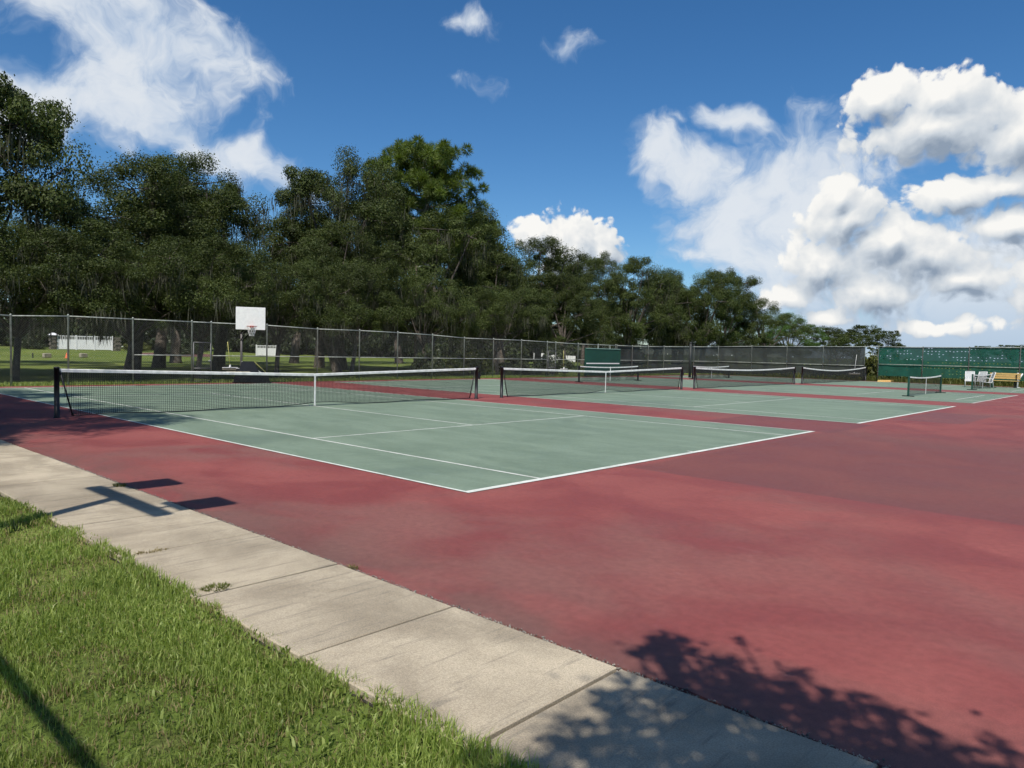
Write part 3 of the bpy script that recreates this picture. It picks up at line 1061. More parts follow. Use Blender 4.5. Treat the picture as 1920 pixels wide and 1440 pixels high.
MB().tube([(-.25, 54.5, 2.64), (.75, 54.5, 2.66)], .024, 8).build('gap_lintel', M_GALV)
tag(bpy.data.objects['gap_lintel'], 'grey pipe bridging the fence gap between dark and green screens', 'pipe')
MB().tube([(-.22, 54.5, 2.0), (.72, 54.5, 2.0)], .02, 8).build('gap_crossbar', M_GALV)
tag(bpy.data.objects['gap_crossbar'], 'thinner grey crossbar below the top pipe in the fence gap', 'pipe')


def gate(y0, y1, label):
    T = empty('chain_link_gate', (WX + .06, y0, 0), 0, label, 'gate', 'walk gates in the chain link fence')
    w = y1 - y0
    mb = MB()
    for y in (.05, w - .05):
        mb.tube([(0, y, .05), (0, y, 1.75)], .024, 8)
    for z in (.06, .62, 1.74):
        mb.tube([(0, .05, z), (0, w - .05, z)], .022, 8)
    mb.build('gate_frame', M_LAMPH, T, True)
    S = np.array(chain_bay((0, .06), (0, w - .06), .08, 1.72, .08, 1.72))
    V, F = ribbon_cords(S, .0007)
    tag(obj('gate_mesh', raw_mesh('gate_mesh', V, F), M_WIRE, T), kind='stuff')
    MB().box((.03, w - .12, .95), (.03, .10, .05), .008).build('latch', M_GALV, T)


gate(8.0, 8.85, 'narrow chain link gate left of the basketball hoop')
gate(31.9, 32.8, 'narrow chain link gate left of the green practice board')

# practice board
T = empty('practice_board', (-13.05, 37.72, 0), 0, 'dark green tennis practice board with a white net line on the fence', 'practice board')
MB().box((0, 0, 1.03), (.05, 4.16, 1.86), .01).build('board_panel', M_GREENB, T)
MB().box((.029, 0, .93), (.008, 4.10, .075)).build('net_line', M_WHITE, T)
MB().box((.01, 0, 1.985), (.10, 4.22, .05), .008).build('top_cap', plain('board_cap', (.20, .34, .28), .6), T)
for y in (-2.13, 2.13):
    MB().box((0, y, 1.0), (.08, .08, 2.0), .01).build('side_post', M_GREENB, T)
for y in (-.6, .9):
    MB().tube([(-.05, y, 0), (-.05, y, 2.27)], .03, 8).build('back_post', M_GALV, T)


# court brushes hung on the fences
def brush(loc, rz, lean, label, hmat, hw=.75, hl=1.32):
    T = empty('court_brush', loc, rz, label, 'court brush')
    MB().tube([(lean * .0, 0, .08), (lean * .35, 0.02, hl * .5), (lean, 0, hl)], .013, 8).build('handle', hmat, T, True)
    MB().box((0, 0, .05), (hw, .07, .035), .008).build('head', M_CHAIR, T)
    mb = MB()
    for k in range(24):
        mb.box((-hw / 2 + .02 + k * (hw - .04) / 23, 0, -.01), (.018, .05, .085))
    tag(mb.build('bristles', M_STUMP, T), kind='stuff')
    MB().lathe([(.04, .06), (.05, .09), (.03, .16), (.018, .18)], (0, 0, 0), 10).build('socket', M_CHAIR, T)
    return T


brush((-13.38, 33.60, .48), math.pi / 2, -.10, 'yellow handled court brush hanging left of the practice board', M_YEL)
brush((-.9, 54.32, .50), 0, .12, 'white handled court brush hanging on the dark windscreen', M_CHAIR, .85, 1.5)
brush((-13.38, 9.66, .60), math.pi / 2, -.12, 'yellow handled court brush left of the basketball hoop pole', M_YEL, .7, 1.2)
brush((-13.38, 10.22, .56), math.pi / 2, -.06, 'yellow handled court brush right against the basketball hoop pole', M_YEL, .6, 1.35)

# ------------------------------------------------------------------ basketball hoop behind the fence
bdir = Vector((.63, 1.21, 0)).normalized()           # along the board
bn = Vector((bdir.y, -bdir.x, 0))                      # faces the courts
HC = Vector((-12.05, 9.92, 0))
rz = math.atan2(bdir.y, bdir.x)
T = empty('basketball_hoop', HC, rz, 'portable basketball hoop with white backboard behind the chain link fence', 'basketball hoop')
T.scale = (.885, .885, .95)
# local x along board, local -y towards the courts
MB().box((0, 0, 2.98), (1.37, .045, 1.03), .012).build('backboard', M_WHITE, T)
mb = MB()
mb.box((0, .04, 2.98), (1.30, .03, .05)); mb.box((-.6, .04, 2.98), (.05, .03, .95)); mb.box((.6, .04, 2.98), (.05, .03, .95))
mb.build('board_frame', M_GALV, T)
rim = MB().torus((0.05, -.40, 2.62), .2286, .012, 28, 8).build('rim', M_RIM, T, True)
MB().box((.05, -.10, 2.60), (.16, .16, .10), .01).build('rim_bracket', M_RIM, rim)
segs = []
for lvl in range(4):
    for k in range(12):
        z0, z1 = 2.61 - lvl * .11, 2.61 - (lvl + 1) * .11
        r0, r1 = .225 - lvl * .03, .225 - (lvl + 1) * .03
        a0 = 2 * math.pi * (k + .5 * lvl) / 12
        for s in (.5, -.5):
            a1 = a0 + 2 * math.pi * s / 12
            segs.append(((.05 + r0 * math.cos(a0), -.40 + r0 * math.sin(a0), z0), (.05 + r1 * math.cos(a1), -.40 + r1 * math.sin(a1), z1)))
V, F = ribbon_cords(segs, .006)
obj('hoop_net', raw_mesh('hoop_net', V, F), M_CHAIR, rim)
MB().tube([(-.42, .75, .15), (-.42, .70, 2.35)], .055, 12).build('pole', plain('pole_paint', (.10, .09, .085), .5), T, True)
mb = MB()
for s in (-.05, .05):
    mb.tube([(-.42 + s, .70, 2.30), (s * 3, .06, 2.62)], .022, 8)
    mb.tube([(-.42 + s, .72, 1.95), (s * 3, .06, 2.50)], .022, 8)
mb.build('arm', M_TANK, T, True)
base = MB()
base.add([(-.80, .15, .04), (.95, .15, .04), (.95, 1.15, .04), (-.80, 1.15, .04), (-.66, .22, .44), (.82, .22, .34), (.82, 1.02, .54), (-.66, 1.02, .62)],
         [(3, 2, 1, 0), (4, 5, 6, 7), (0, 1, 5, 4), (1, 2, 6, 5), (2, 3, 7, 6), (3, 0, 4, 7)])
bs = base.build('base_tank', M_TANK, T)
MB().lathe([(.12, 0), (.12, .05)], (-.7, .3, .02), 12).build('wheel', M_BLACK, bs)
MB().lathe([(.12, 0), (.12, .05)], (.9, .3, .02), 12).build('wheel', M_BLACK, bs)
hump = MB()
hump.add([(-.55, .5, .5), (.45, .5, .45), (.45, 1.2, .5), (-.55, 1.2, .55), (-.40, .62, .98), (.18, .62, .98), (.18, 1.1, 1.0), (-.40, 1.1, 1.0)],
         [(3, 2, 1, 0), (4, 5, 6, 7), (0, 1, 5, 4), (1, 2, 6, 5), (2, 3, 7, 6), (3, 0, 4, 7)])
hump.build('ballast_cover', plain('grey_cover', (.020, .022, .027), .9, spec=.1), T)
MB().tube([(-.42, .70, 1.0), (.75, .6, .35)], .025, 8).build('brace', M_GALV, T)
MB().tube([(.20, .7, .98), (.85, .8, .40)], .018, 8).build('brace', M_YEL, T)
MB().tube([(-.05, .2, .12), (.55, .3, .33)], .02, 8).build('brace', M_CHAIR, T)
MB().box((-.55, .22, .52), (1.1, .16, .05), .01).build('cross_plank', M_STUMP, T)

# ------------------------------------------------------------------ lamp posts and poles by the fence
T = empty('flood_light_pole', (-20.6, 26.4, 0), 0, 'tall thin flood light pole rising into the moss behind the fence', 'light pole')
MB().tube([(0, 0, -.1), (0, 0, 3.5), (0, 0, 7.3)], [.11, .095, .075], 12).build('pole', M_WOODP, T, True)
MB().tube([(0, 0, 7.2), (.05, .45, 7.35), (.1, .75, 7.35)], .03, 8).build('arm', M_GALV, T, True)
hd = MB().add([(-.05, .60, 7.30), (.30, .60, 7.22), (.30, 1.0, 7.22), (-.05, 1.0, 7.30), (.02, .66, 7.52), (.14, .66, 7.52), (.14, .94, 7.52), (.02, .94, 7.52)],
              [(3, 2, 1, 0), (4, 5, 6, 7), (0, 1, 5, 4), (1, 2, 6, 5), (2, 3, 7, 6), (3, 0, 4, 7)]).build('lamp_head', M_LAMPH, T)
T = empty('dark_pole', (-9.1, 43.3, 0), 0, 'dark thick pole standing before the corner of the dark windscreen', 'pole')
MB().tube([(0, 0, -.05), (0, 0, 2.55)], .10, 12).build('shaft', M_DKPOLE, T, True)
MB().lathe([(.10, 2.552), (.12, 2.56), (.12, 2.60), (.04, 2.66)], (0, 0, 0), 12).build('cap', M_DKPOLE, T, True)

# twin flood light beside the walk, left of the view: its shadow lies over the walk and the court edge
LH = 5.0
LB = Vector((9.66, -3.04, 0)) - SH * (LH * COT)
T = empty('twin_flood_light', (LB.x, LB.y, 0), 0, 'twin box flood light pole on the verge, seen by its shadow on the walk', 'light pole')
MB().tube([(0, 0, -.1), (0, 0, LH)], [.095, .075], 12).build('pole', M_LAMPH, T, True)
MB().box((.17, .02, LH), (1.95, .15, .14), .02).build('cross_arm', M_LAMPH, T)
for xx, yy in ((-.66, .58), (.79, .52)):
    h_ = MB().box((xx, yy, LH), (.46, .56, .18), .03).build('lamp_head', M_LAMPH, T)
    MB().tube([(xx, .09, LH), (xx, yy - .27, LH)], .03, 8).build('arm', M_LAMPH, T)
MB().tube([(-.02, -.05, LH - .35), (.25, -.01, LH - .28), (.45, .03, LH - .05)], .008, 6).build('cable', M_BLACK, T)

# overhead cable along the walk, between two wooden poles outside the view
CH = 3.2
cy = -4.965 - SH.y * CH * COT
T = empty('utility_cable', (17, cy, CH), 0, 'thick overhead cable along the verge, seen by its shadow in the grass', 'cable')
MB().tube([(x, 0, .02 * ((x / 12) ** 2)) for x in np.linspace(-15, 13, 15)], .033, 10).build('cable_bundle', M_BLACK, T, True)
for x, lb in ((2.0, 'wooden cable pole far down the verge'), (30.0, 'wooden cable pole behind the viewer')):
    P = empty('cable_pole', (x, cy - .12, 0), 0, lb, 'cable pole')
    MB().tube([(0, 0, -.1), (0, 0, 4.2)], [.11, .085], 12).build('shaft', M_WOODP, P, True)
    MB().box((0, .06, CH), (.06, .12, .06)).build('bracket', M_GALV, P)

# ------------------------------------------------------------------ furniture by the green screen


def chair(loc, rz, label, tilt=0.0):
    T = empty('strap_chair', loc, rz, label, 'chair', 'white strap chairs by the green screen')
    fr = MB()
    for s in (-.27, .27):                              # side frame hoops with sled legs and arm
        fr.tube([(s, -.28, .0), (s, -.26, .62), (s, -.05, .66), (s, .25, .62), (s, .34, .0)], .016, 8)
        fr.tube([(s, -.24, .40), (s, .22, .36), (s * .93, .42, 1.02)], .016, 8)
    fr.tube([(-.25, .42, 1.02), (.25, .42, 1.02)], .016, 8)
    fr.tube([(-.27, -.24, .40), (.27, -.24, .40)], .016, 8)
    fr.build('frame', M_CHAIR, T, True)
    for k in range(6):
        y = -.20 + k * .075
        MB().box((0, y, .405 - k * .006), (.54, .058, .008)).build('seat_strap', M_CHAIR, T)
    for k in range(8):
        f = (k + .5) / 8
        MB().box((0, .23 + .19 * f, .38 + .62 * f), (.52, .012, .066)).build('back_strap', M_CHAIR, T)
    return T


chair((7.84, 49.3, .012), .25, 'leftmost white strap chair, tall back, by the paddle net post')
chair((8.29, 49.6, .012), -.35, 'middle white strap chair leaning beside the first')
chair((8.92, 48.2, .012), -1.1, 'right white strap chair showing its curved arm, before the yellow bench')


def bench(loc, rz):
    T = empty('yellow_bench', loc, rz, 'ochre slatted bench on dark legs before the green screen', 'bench')
    for k in range(3):
        MB().box((0, .22 + k * .03, .62 + k * .135), (1.75, .035, .115), .008).build('back_slat', M_BENCH, T)
    for k in range(3):
        MB().box((0, -.20 + k * .15, .44), (1.75, .125, .035), .008).build('seat_slat', M_BENCH, T)
    for x in (-.65, .65):
        m = MB().box((x, -.16, .21), (.06, .06, .42)); m.box((x, .2, .43), (.05, .05, .86)); m.box((x, 0, .40), (.05, .40, .04))
        m.build('leg', M_TANK, T)
    return T


bench((9.27, 52.0, .012), -.10)
# folded white umbrella-like stand at the right edge
T = empty('folded_stand', (9.99, 52.3, .012), 0, 'white folded stand with forked top at the right end of the bench', 'stand')
MB().tube([(0, 0, .0), (.02, 0, .45), (.0, 0, .98)], .05, 10).build('shaft', M_CHAIR, T, True)
MB().tube([(.02, 0, .42), (.26, 0, .95)], .045, 10).build('fork', M_CHAIR, T, True)
MB().box((0, 0, .02), (.3, .3, .035), .01).build('foot', M_CHAIR, T)
T = empty('wheel_stop', (1.55, 53.75, .0), 1.2, 'pale yellow wheel stop block lying by the fence gap', 'wheel stop')
MB().add([(-.85, -.09, .0), (.85, -.09, .0), (.85, .09, .0), (-.85, .09, .0), (-.80, -.06, .14), (.80, -.06, .14), (.80, .06, .14), (-.80, .06, .14)],
         [(3, 2, 1, 0), (4, 5, 6, 7), (0, 1, 5, 4), (1, 2, 6, 5), (2, 3, 7, 6), (3, 0, 4, 7)]).build('block', M_STOP, T)
for x in (-.5, .5): MB().lathe([(.02, .13), (.02, .15)], (x, 0, 0), 8).build('pin', M_GALV, T)

# ------------------------------------------------------------------ far lawn: white fence, house, cone, blocks


def on_lawn(x, y): return gz(x, y)


def white_fence(a, b, label, hgt, npan):
    a = Vector(a); b = Vector(b)
    d = b - a; L = d.length; rz_ = math.atan2(d.y, d.x)
    T = empty('white_fence', (a.x, a.y, on_lawn(a.x, a.y)), rz_, label, 'fence')
    for k in range(npan + 1):
        x = L * k / npan
        MB().box((x, 0, hgt / 2 + .02), (.14, .14, hgt + .12), .01).build('post', M_VINYL, T)
    for k in range(npan):
        x0, x1 = L * k / npan + .07, L * (k + 1) / npan - .07
        w = x1 - x0
        MB().box(((x0 + x1) / 2, 0, hgt * .34 + .04), (w, .05, hgt * .68), 0).build('solid_panel', M_VINYL, T)
        mb = MB().box(((x0 + x1) / 2, 0, hgt - .04), (w, .06, .08))
        mb.box(((x0 + x1) / 2, 0, hgt * .70 + .04), (w, .061, .06))
        mb.build('rail', M_VINYL, T)
        nb = max(3, int(w / .16))
        mb = MB()
        for q in range(nb):
            mb.box((x0 + (q + .5) * w / nb, 0, hgt * .83), (.05, .04, hgt * .24))
        tag(mb.build('picket_row', M_VINYL, T), kind='stuff')
    return T


white_fence((-78.3, 21.1), (-76.6, 26.4), 'white vinyl fence of three panels between stone piers, far left lawn', 1.62, 3)
white_fence((-70.1, 41.4), (-69.0, 43.6), 'short white vinyl fence on the lawn right of the hoop', 1.35, 2)
for (x, y), lb, cap in (((-78.5, 20.7), 'stone pier with white cap at the left end of the white fence', True), ((-76.5, 26.9), 'stone pier without cap at the right end of the white fence', False)):
    T = empty('stone_pier', (x, y, on_lawn(x, y) - .05), 0, lb, 'pier')
    for r_ in range(7):
        for c_ in range(2):
            MB().box((.02 * ((r_ % 2) - .5), -.17 + .34 * c_ + (.04 if r_ % 2 else -.04), .14 + r_ * .235), (.62 + .04 * (r_ % 2), .325, .225), .02).build('stone', M_PIER, T)
    if cap:
        MB().add([(-.42, -.5, 1.68), (.42, -.5, 1.68), (.42, .5, 1.68), (-.42, .5, 1.68), (-.1, -.12, 1.95), (.1, -.12, 1.95), (.1, .12, 1.95), (-.1, .12, 1.95)],
                 [(3, 2, 1, 0), (4, 5, 6, 7), (0, 1, 5, 4), (1, 2, 6, 5), (2, 3, 7, 6), (3, 0, 4, 7)]).build('cap', M_VINYL, T)
# low white wall seen between trunks, right of the middle
T = empty('low_white_wall', (-57.2, 81.1, on_lawn(-57.2, 81.1)), math.atan2(3.9, 4.8), 'long low white block wall far behind the second gate', 'wall')
for k in range(8):
    MB().box((.45 + k * .82, 0, .82 + (.18 if k < 2 else 0) - .02 * k), (.80, .3, .95), .02).build('block', M_VINYL, T)
T = empty('white_house', (-114, 38.5, .9), math.radians(68), 'pale house glimpsed above the white fence at the left', 'house')
MB().box((0, 0, 1.3), (9, 6, 2.6)).build('wall', M_VINYL, T)
MB().add([(-4.9, -3.4, 2.6), (4.9, -3.4, 2.6), (4.9, 3.4, 2.6), (-4.9, 3.4, 2.6), (-4.5, 0, 4.2), (4.5, 0, 4.2)],
         [(3, 2, 1, 0), (0, 1, 5, 4), (1, 2, 5), (2, 3, 4, 5), (3, 0, 4)]).build('roof', M_ROOF, T)
for x in (-2.8, 0, 2.8):
    w = MB().box((x, -3.02, 1.5), (1.0, .06, 1.2)).build('window', M_TANK, T)
    MB().box((x, -3.05, .86), (1.15, .10, .06)).build('sill', M_VINYL, w)
T = empty('traffic_cone', (-60.8, 16.95, on_lawn(-60.8, 16.95)), 0, 'small orange traffic cone on the left lawn', 'cone')
MB().lathe([(.15, .03), (.14, .05), (.03, .52), (.025, .53)], (0, 0, 0), 16).build('cone_body', M_CONE, T, True)
MB().box((0, 0, .015), (.38, .38, .03), .006).build('base', M_CONE, T)
for (x, y, sx, lb) in ((-61.2, 15.4, .62, 'wide weathered block on the lawn left of the cone'), (-62.3, 18.85, .60, 'weathered block on the lawn right of the cone')):
    T = empty('weathered_block', (x, y, on_lawn(x, y)), .2, lb, 'block')
    MB().box((0, 0, .22), (sx * .7, sx, .44), .05).build('block_body', M_STUMP, T)
    MB().box((.0, sx * .52, .20), (.12, .04, .40)).build('dark_slat', M_WOODP, T)
T = empty('lawn_marker', (-61, 14.2, on_lawn(-61, 14.2)), 0, 'small dark marker post on the far left lawn', 'post')
MB().lathe([(.10, 0), (.06, .06), (.05, .38), (.07, .42), (.02, .46)], (0, 0, 0), 10).build('shaft', M_DKPOLE, T, True)
o = sheet('mulch_bed', -74, -66, 27.5, 36, .86, M_MULCH)
V = []
n = 40
for k in range(n):
    a = 2 * math.pi * k / n
    V.append((-70 + 4 * math.cos(a) * (1 + .1 * math.sin(3 * a)), 31.5 + 4.6 * math.sin(a), gz(-70 + 4 * math.cos(a), 0) + .03))
bpy.data.objects.remove(o)
o = obj('mulch_bed', raw_mesh('mulch_bed', V, [tuple(range(n))]), M_MULCH)
tag(o, 'reddish mulch bed on the far lawn', None, kind='structure')


# ------------------------------------------------------------------ trees
def leaf_cloud(C, R, n_per, size, seed, flat=.75, up=.35, shell=.55):
    """leaf-sized diamond faces scattered through clump volumes"""
    r = np.random.default_rng(seed)
    C = np.asarray(C, float); R = np.asarray(R, float)
    idx = np.repeat(np.arange(len(C)), n_per)
    n = len(idx)
    d = r.normal(size=(n, 3)); d /= np.linalg.norm(d, axis=1)[:, None]
    rad = shell + (1 - shell) * r.uniform(0, 1, n) ** .7
    rad *= r.uniform(.72, 1.06, n)
    rad *= np.where(r.uniform(0, 1, n) < .16, r.uniform(1.0, 1.55, n), 1.0)          # stragglers fray each clump
    P = C[idx] + d * (R[idx] * rad)[:, None] * np.array([1, 1, flat])
    nrm = d * 1.1 + r.normal(size=(n, 3)) * .6 + np.array([0, 0, up]); nrm /= np.linalg.norm(nrm, axis=1)[:, None]
    t = np.cross(nrm, r.normal(size=(n, 3))); t /= np.linalg.norm(t, axis=1)[:, None]
    b = np.cross(nrm, t)
    s = r.uniform(.6, 1.3, n)[:, None] * size
    V = np.stack([P - t * s * .5, P + b * s * .30 + nrm * s * .06, P + t * s * .5, P - b * s * .30 + nrm * s * .06], 1)
    F = np.arange(n * 4).reshape(-1, 4)
    return V.reshape(-1, 3), F


def moss_strands(P, L, W, seed):
    r = np.random.default_rng(seed)
    n = len(P)
    a = r.uniform(0, np.pi, n)
    s = np.stack([np.cos(a), np.sin(a), np.zeros(n)], 1)
    V = np.zeros((n, 7, 3))
    dr = r.normal(0, .12, (n, 2))
    for k, (f, w) in enumerate(((0, .45), (.35, 1.0), (.7, .6))):
        q = P.copy(); q[:, 2] -= L * f
        q[:, :2] += dr * (L * f)[:, None] + r.normal(0, .03, (n, 2)) * (f > 0)
        V[:, k * 2] = q - s * (W * w / 2)[:, None]; V[:, k * 2 + 1] = q + s * (W * w / 2)[:, None]
    q = P.copy(); q[:, 2] -= L; q[:, :2] += dr * L[:, None]
    V[:, 6] = q
    base = np.arange(n)[:, None, None] * 7
    T = np.array([[0, 1, 3], [0, 3, 2], [2, 3, 5], [2, 5, 4], [4, 5, 6]])
    return V.reshape(-1, 3), (base + T[None]).reshape(-1, 3)


def oak_variant(seed, R=6.5, H=14.0, lobes=11, clumps=13, leaves=300, leaf=.122, droop=.4, moss=1.0, zlow=3.0, trunk_r=.42, lean=0.0):
    """meshes of one live oak: wood, crown, moss (base at the origin)"""
    rd = random.Random(seed); r = np.random.default_rng(seed)
    wood = MB()
    fork = Vector((rd.uniform(-.4, .4) + lean, rd.uniform(-.4, .4), rd.uniform(2.4, 3.4)))
    wood.tube([(0, 0, -.3), (0, 0, .15), (fork.x * .35, fork.y * .35, 1.2), fork], [trunk_r * 1.35, trunk_r * 1.1, trunk_r * .92, trunk_r * .85], 12)
    C = []; RR = []; low = []
    zc = (zlow + H) / 2
    for k in range(lobes):
        if k == 0:
            lc = Vector((rd.uniform(-.15, .15) * R, rd.uniform(-.15, .15) * R, H - .30 * R)); lr = R * .36
        else:
            a = 2 * math.pi * (k / (lobes - 1)) * 1.618 * 1.0 + rd.uniform(-.5, .5)
            f = rd.uniform(.0, 1.0)
            z = zlow + (H - zlow) * (.12 + .74 * ((k * .37 + f * .35) % 1.0))
            hgt = (z - zlow) / (H - zlow)
            rr = R * (.74 - .42 * max(0, hgt - .45) / .55) * rd.uniform(.8, 1.08)
            lc = Vector((rr * math.cos(a), rr * math.sin(a), z)); lr = R * rd.uniform(.24, .38)
        # limb to the lobe
        mid = fork.lerp(lc, .5) + Vector((rd.uniform(-.6, .6), rd.uniform(-.6, .6), rd.uniform(-.2, .9)))
        q1 = fork.lerp(mid, .5) + Vector((rd.uniform(-.3, .3), rd.uniform(-.3, .3), rd.uniform(-.1, .4)))
        wood.tube([fork, q1, mid, lc], [trunk_r * .5, trunk_r * .36, trunk_r * .24, trunk_r * .1], 7, cap=False)
        for j in range(clumps):
            d = Vector((rd.gauss(0, 1), rd.gauss(0, 1), rd.gauss(0.1, .9))).normalized()
            p = lc + Vector((d.x * lr, d.y * lr, d.z * lr * .78)) * rd.uniform(.62, 1.12)
            if p.z < zlow - 1: p.z = zlow - 1 + rd.uniform(0, .8)
            C.append(tuple(p)); RR.append(rd.uniform(.40, 1.0) * lr * .40 + .24)
            if rd.random() < .35:
                wood.tube([lc, lc.lerp(p, .5) + Vector((0, 0, rd.uniform(-.1, .3))), p], [trunk_r * .11, trunk_r * .07, .015], 5, cap=False)
            if d.z < .25: low.append((p, lr))
    V, F = leaf_cloud(C, RR, leaves, leaf, seed + 100)
    crown = raw_mesh('crown', V, F); crown.materials.append(M_LEAF)
    trunk = raw_mesh('trunk', wood.V, wood.F, True); trunk.materials.append(M_BARK)
    P = []
    nm = 18
    for p, lr in low:
        if rd.random() < .5 * moss:
            for bunch in range(rd.choice((1, 1, 2))):
                bx, by = rd.gauss(0, .5), rd.gauss(0, .5)
                for q in range(nm):
                    P.append((p.x + bx + rd.gauss(0, .24), p.y + by + rd.gauss(0, .24), p.z - rd.uniform(-.1, .7)))
    mm = None
    if P:
        P = np.array(P)
        L = r.gamma(2.0, .40, len(P)).clip(.25, 2.6)
        L = np.minimum(L, np.maximum(P[:, 2] - 1.6, .2))
        V, F = moss_strands(P, L, r.uniform(.02, .075, len(P)), seed + 5)
        mm = raw_mesh('spanish_moss', V, F); mm.materials.append(M_MOSS)
    return trunk, crown, mm


def place_tree(variant, x, y, s, sz, rz_, label, name='live_oak', group=None, cat='tree', z=None, crown_mat=None, trunk_mat=None):
    T = empty(name, (x, y, gz(x, y) if z is None else z), rz_, label, cat, group)
    T.scale = (s, s, sz)
    for nm, me in zip(('trunk', 'crown', 'spanish_moss'), variant):
        if me is None: continue
        o = bpy.data.objects.new(nm, me); col.objects.link(o); o.parent = T
        if nm == 'crown' and crown_mat:
            o.material_slots[0].link = 'OBJECT'; o.material_slots[0].material = crown_mat
        if nm == 'trunk' and trunk_mat:
            o.material_slots[0].link = 'OBJECT'; o.material_slots[0].material = trunk_mat
        if nm != 'trunk': o['kind'] = 'stuff'
    return T


VA = oak_variant(11, lobes=13, clumps=13, leaves=620, moss=.7)
VB = oak_variant(23, lobes=12, clumps=14, leaves=600, moss=1.4, lean=.6)
VC = oak_variant(37, lobes=14, clumps=12, leaves=620, moss=1.8, zlow=2.6)
VD = oak_variant(51, lobes=12, clumps=14, leaves=460, moss=.3, trunk_r=.35)      # airy
VE = oak_variant(67, lobes=12, clumps=14, leaves=620, moss=.5, zlow=1.8)
VF = oak_variant(91, H=11.5, lobes=12, clumps=13, leaves=520, moss=1.9, zlow=4.6, trunk_r=.22)
GR = 'moss hung live oaks behind the fence'
# x, y, radius, top height above ground, variant, turn, label
TREES = [
    (-23.0, 0.2, 6.4, 20.4, VA, .4, 'tallest live oak at the left edge, crown open against the cloud'),
    (-21.5, 1.0, 6.8, 12.2, VE, 2.2, 'low dense live oak under the tallest one at the left edge'),
    (-27.5, 10.7, 6.6, 12.6, VE, 4.3, 'live oak with low branches drooping before the white fence'),
    (-29.8, 17.0, 6.5, 15.0, VC, 3.0, 'broad round live oak behind the basketball hoop, upper left of the backboard'),
    (-28.2, 25.7, 6.3, 16.7, VC, 5.2, 'thick trunked live oak hung with moss right of the hoop'),
    (-24.2, 22.6, 4.8, 10.6, VB, 4.1, 'lower mossy live oak between the hoop and the thick trunk'),
    (-24.5, 31.0, 6.0, 13.2, VC, .9, 'live oak curtained in moss beneath the tall pine'),
    (-31.5, 43.6, 6.6, 15.6, VE, 2.7, 'live oak right of the pine, under the small bright cloud'),
    (-26.5, 40.5, 5.4, 11.0, VA, 5.9, 'rounded live oak above the second gate'),
    (-31.5, 52.0, 6.0, 14.4, VA, 4.4, 'live oak above the practice board'),
    (-26.0, 49.5, 4.6, 9.6, VE, .2, 'low live oak just behind the practice board'),
    (-33.0, 62.5, 5.4, 14.2, VD, 1.9, 'thin topped live oak left of the rounded dark one'),
    (-25.5, 61.0, 5.2, 12.5, VB, 3.6, 'rounded dark live oak with long grey moss behind the dark screen'),
    (-27.5, 74.0, 5.6, 11.9, VC, 2.0, 'wide mossy live oak over the middle of the dark screen'),
    (-26.0, 82.5, 5.0, 13.6, VD, 5.0, 'airy crowned live oak at the right end of the tall row'),
    (-22.5, 88.0, 5.2, 9.6, VE, 1.1, 'low spreading live oak at the foot of the airy one'),
    (-18.2, 7.5, 4.3, 8.2, VF, .3, 'low leafy oak hanging over the fence before the white vinyl fence'),
    (-18.3, 10.4, 4.2, 8.4, VF, 2.9, 'low leafy oak over the narrow gate left of the hoop'),
    (-18.6, 14.9, 3.9, 8.2, VF, 4.7, 'low mossy oak directly behind the backboard'),
    (-18.2, 32.0, 3.6, 7.6, VF, 1.4, 'low leafy oak left of the second gate'),
    (-18.6, 19.8, 3.9, 8.6, VF, 3.7, 'low mossy oak between the hoop and the flood light pole'),
    (-18.6, 25.6, 3.9, 8.4, VF, 5.5, 'low mossy oak right of the flood light pole, close to the fence'),
    (-18.0, 2.6, 4.3, 8.4, VF, 5.0, 'low leafy oak over the fence at the far left edge'),
    (-33.5, 27.2, 6.3, 15.4, VE, 3.3, 'dense live oak filling in behind the thick trunked one'),
    (-34.5, 15.0, 6.5, 13.4, VE, 5.8, 'dense live oak filling in behind the one at the hoop'),
    (-29.5, 76.5, 5.8, 12.6, VE, 2.1, 'dense live oak left behind the airy crowned one'),
    (-23.4, 71.7, 5.6, 11.8, VE, 4.6, 'dense live oak between the wide mossy one and the airy crown'),
    (-44.0, 5.5, 7.5, 12.5, VE, 1.0, 'live oak of the back row at the far left'),
    (-46.0, 21.0, 7.0, 13.0, VA, 3.9, 'live oak of the back row seen through gaps above the white fence'),
    (-47.0, 33.0, 7.0, 14.0, VE, 5.5, 'live oak of the back row behind the hoop'),
    (-48.0, 47.0, 7.0, 15.0, VB, 2.4, 'live oak of the back row behind the thick trunk'),
    (-46.0, 62.0, 7.0, 14.5, VE, .6, 'live oak of the back row behind the pine'),
    (-45.0, 78.0, 7.0, 13.5, VA, 2.9, 'live oak of the back row behind the practice board'),
    (-42.0, 92.0, 7.0, 12.5, VE, 4.8, 'live oak of the back row behind the dark screen'),
]
for (x, y, R_, H_, var, rz_, lb) in TREES:
    place_tree(var, x, y, R_ / 6.5, H_ / 14.6, rz_, lb, group=GR)


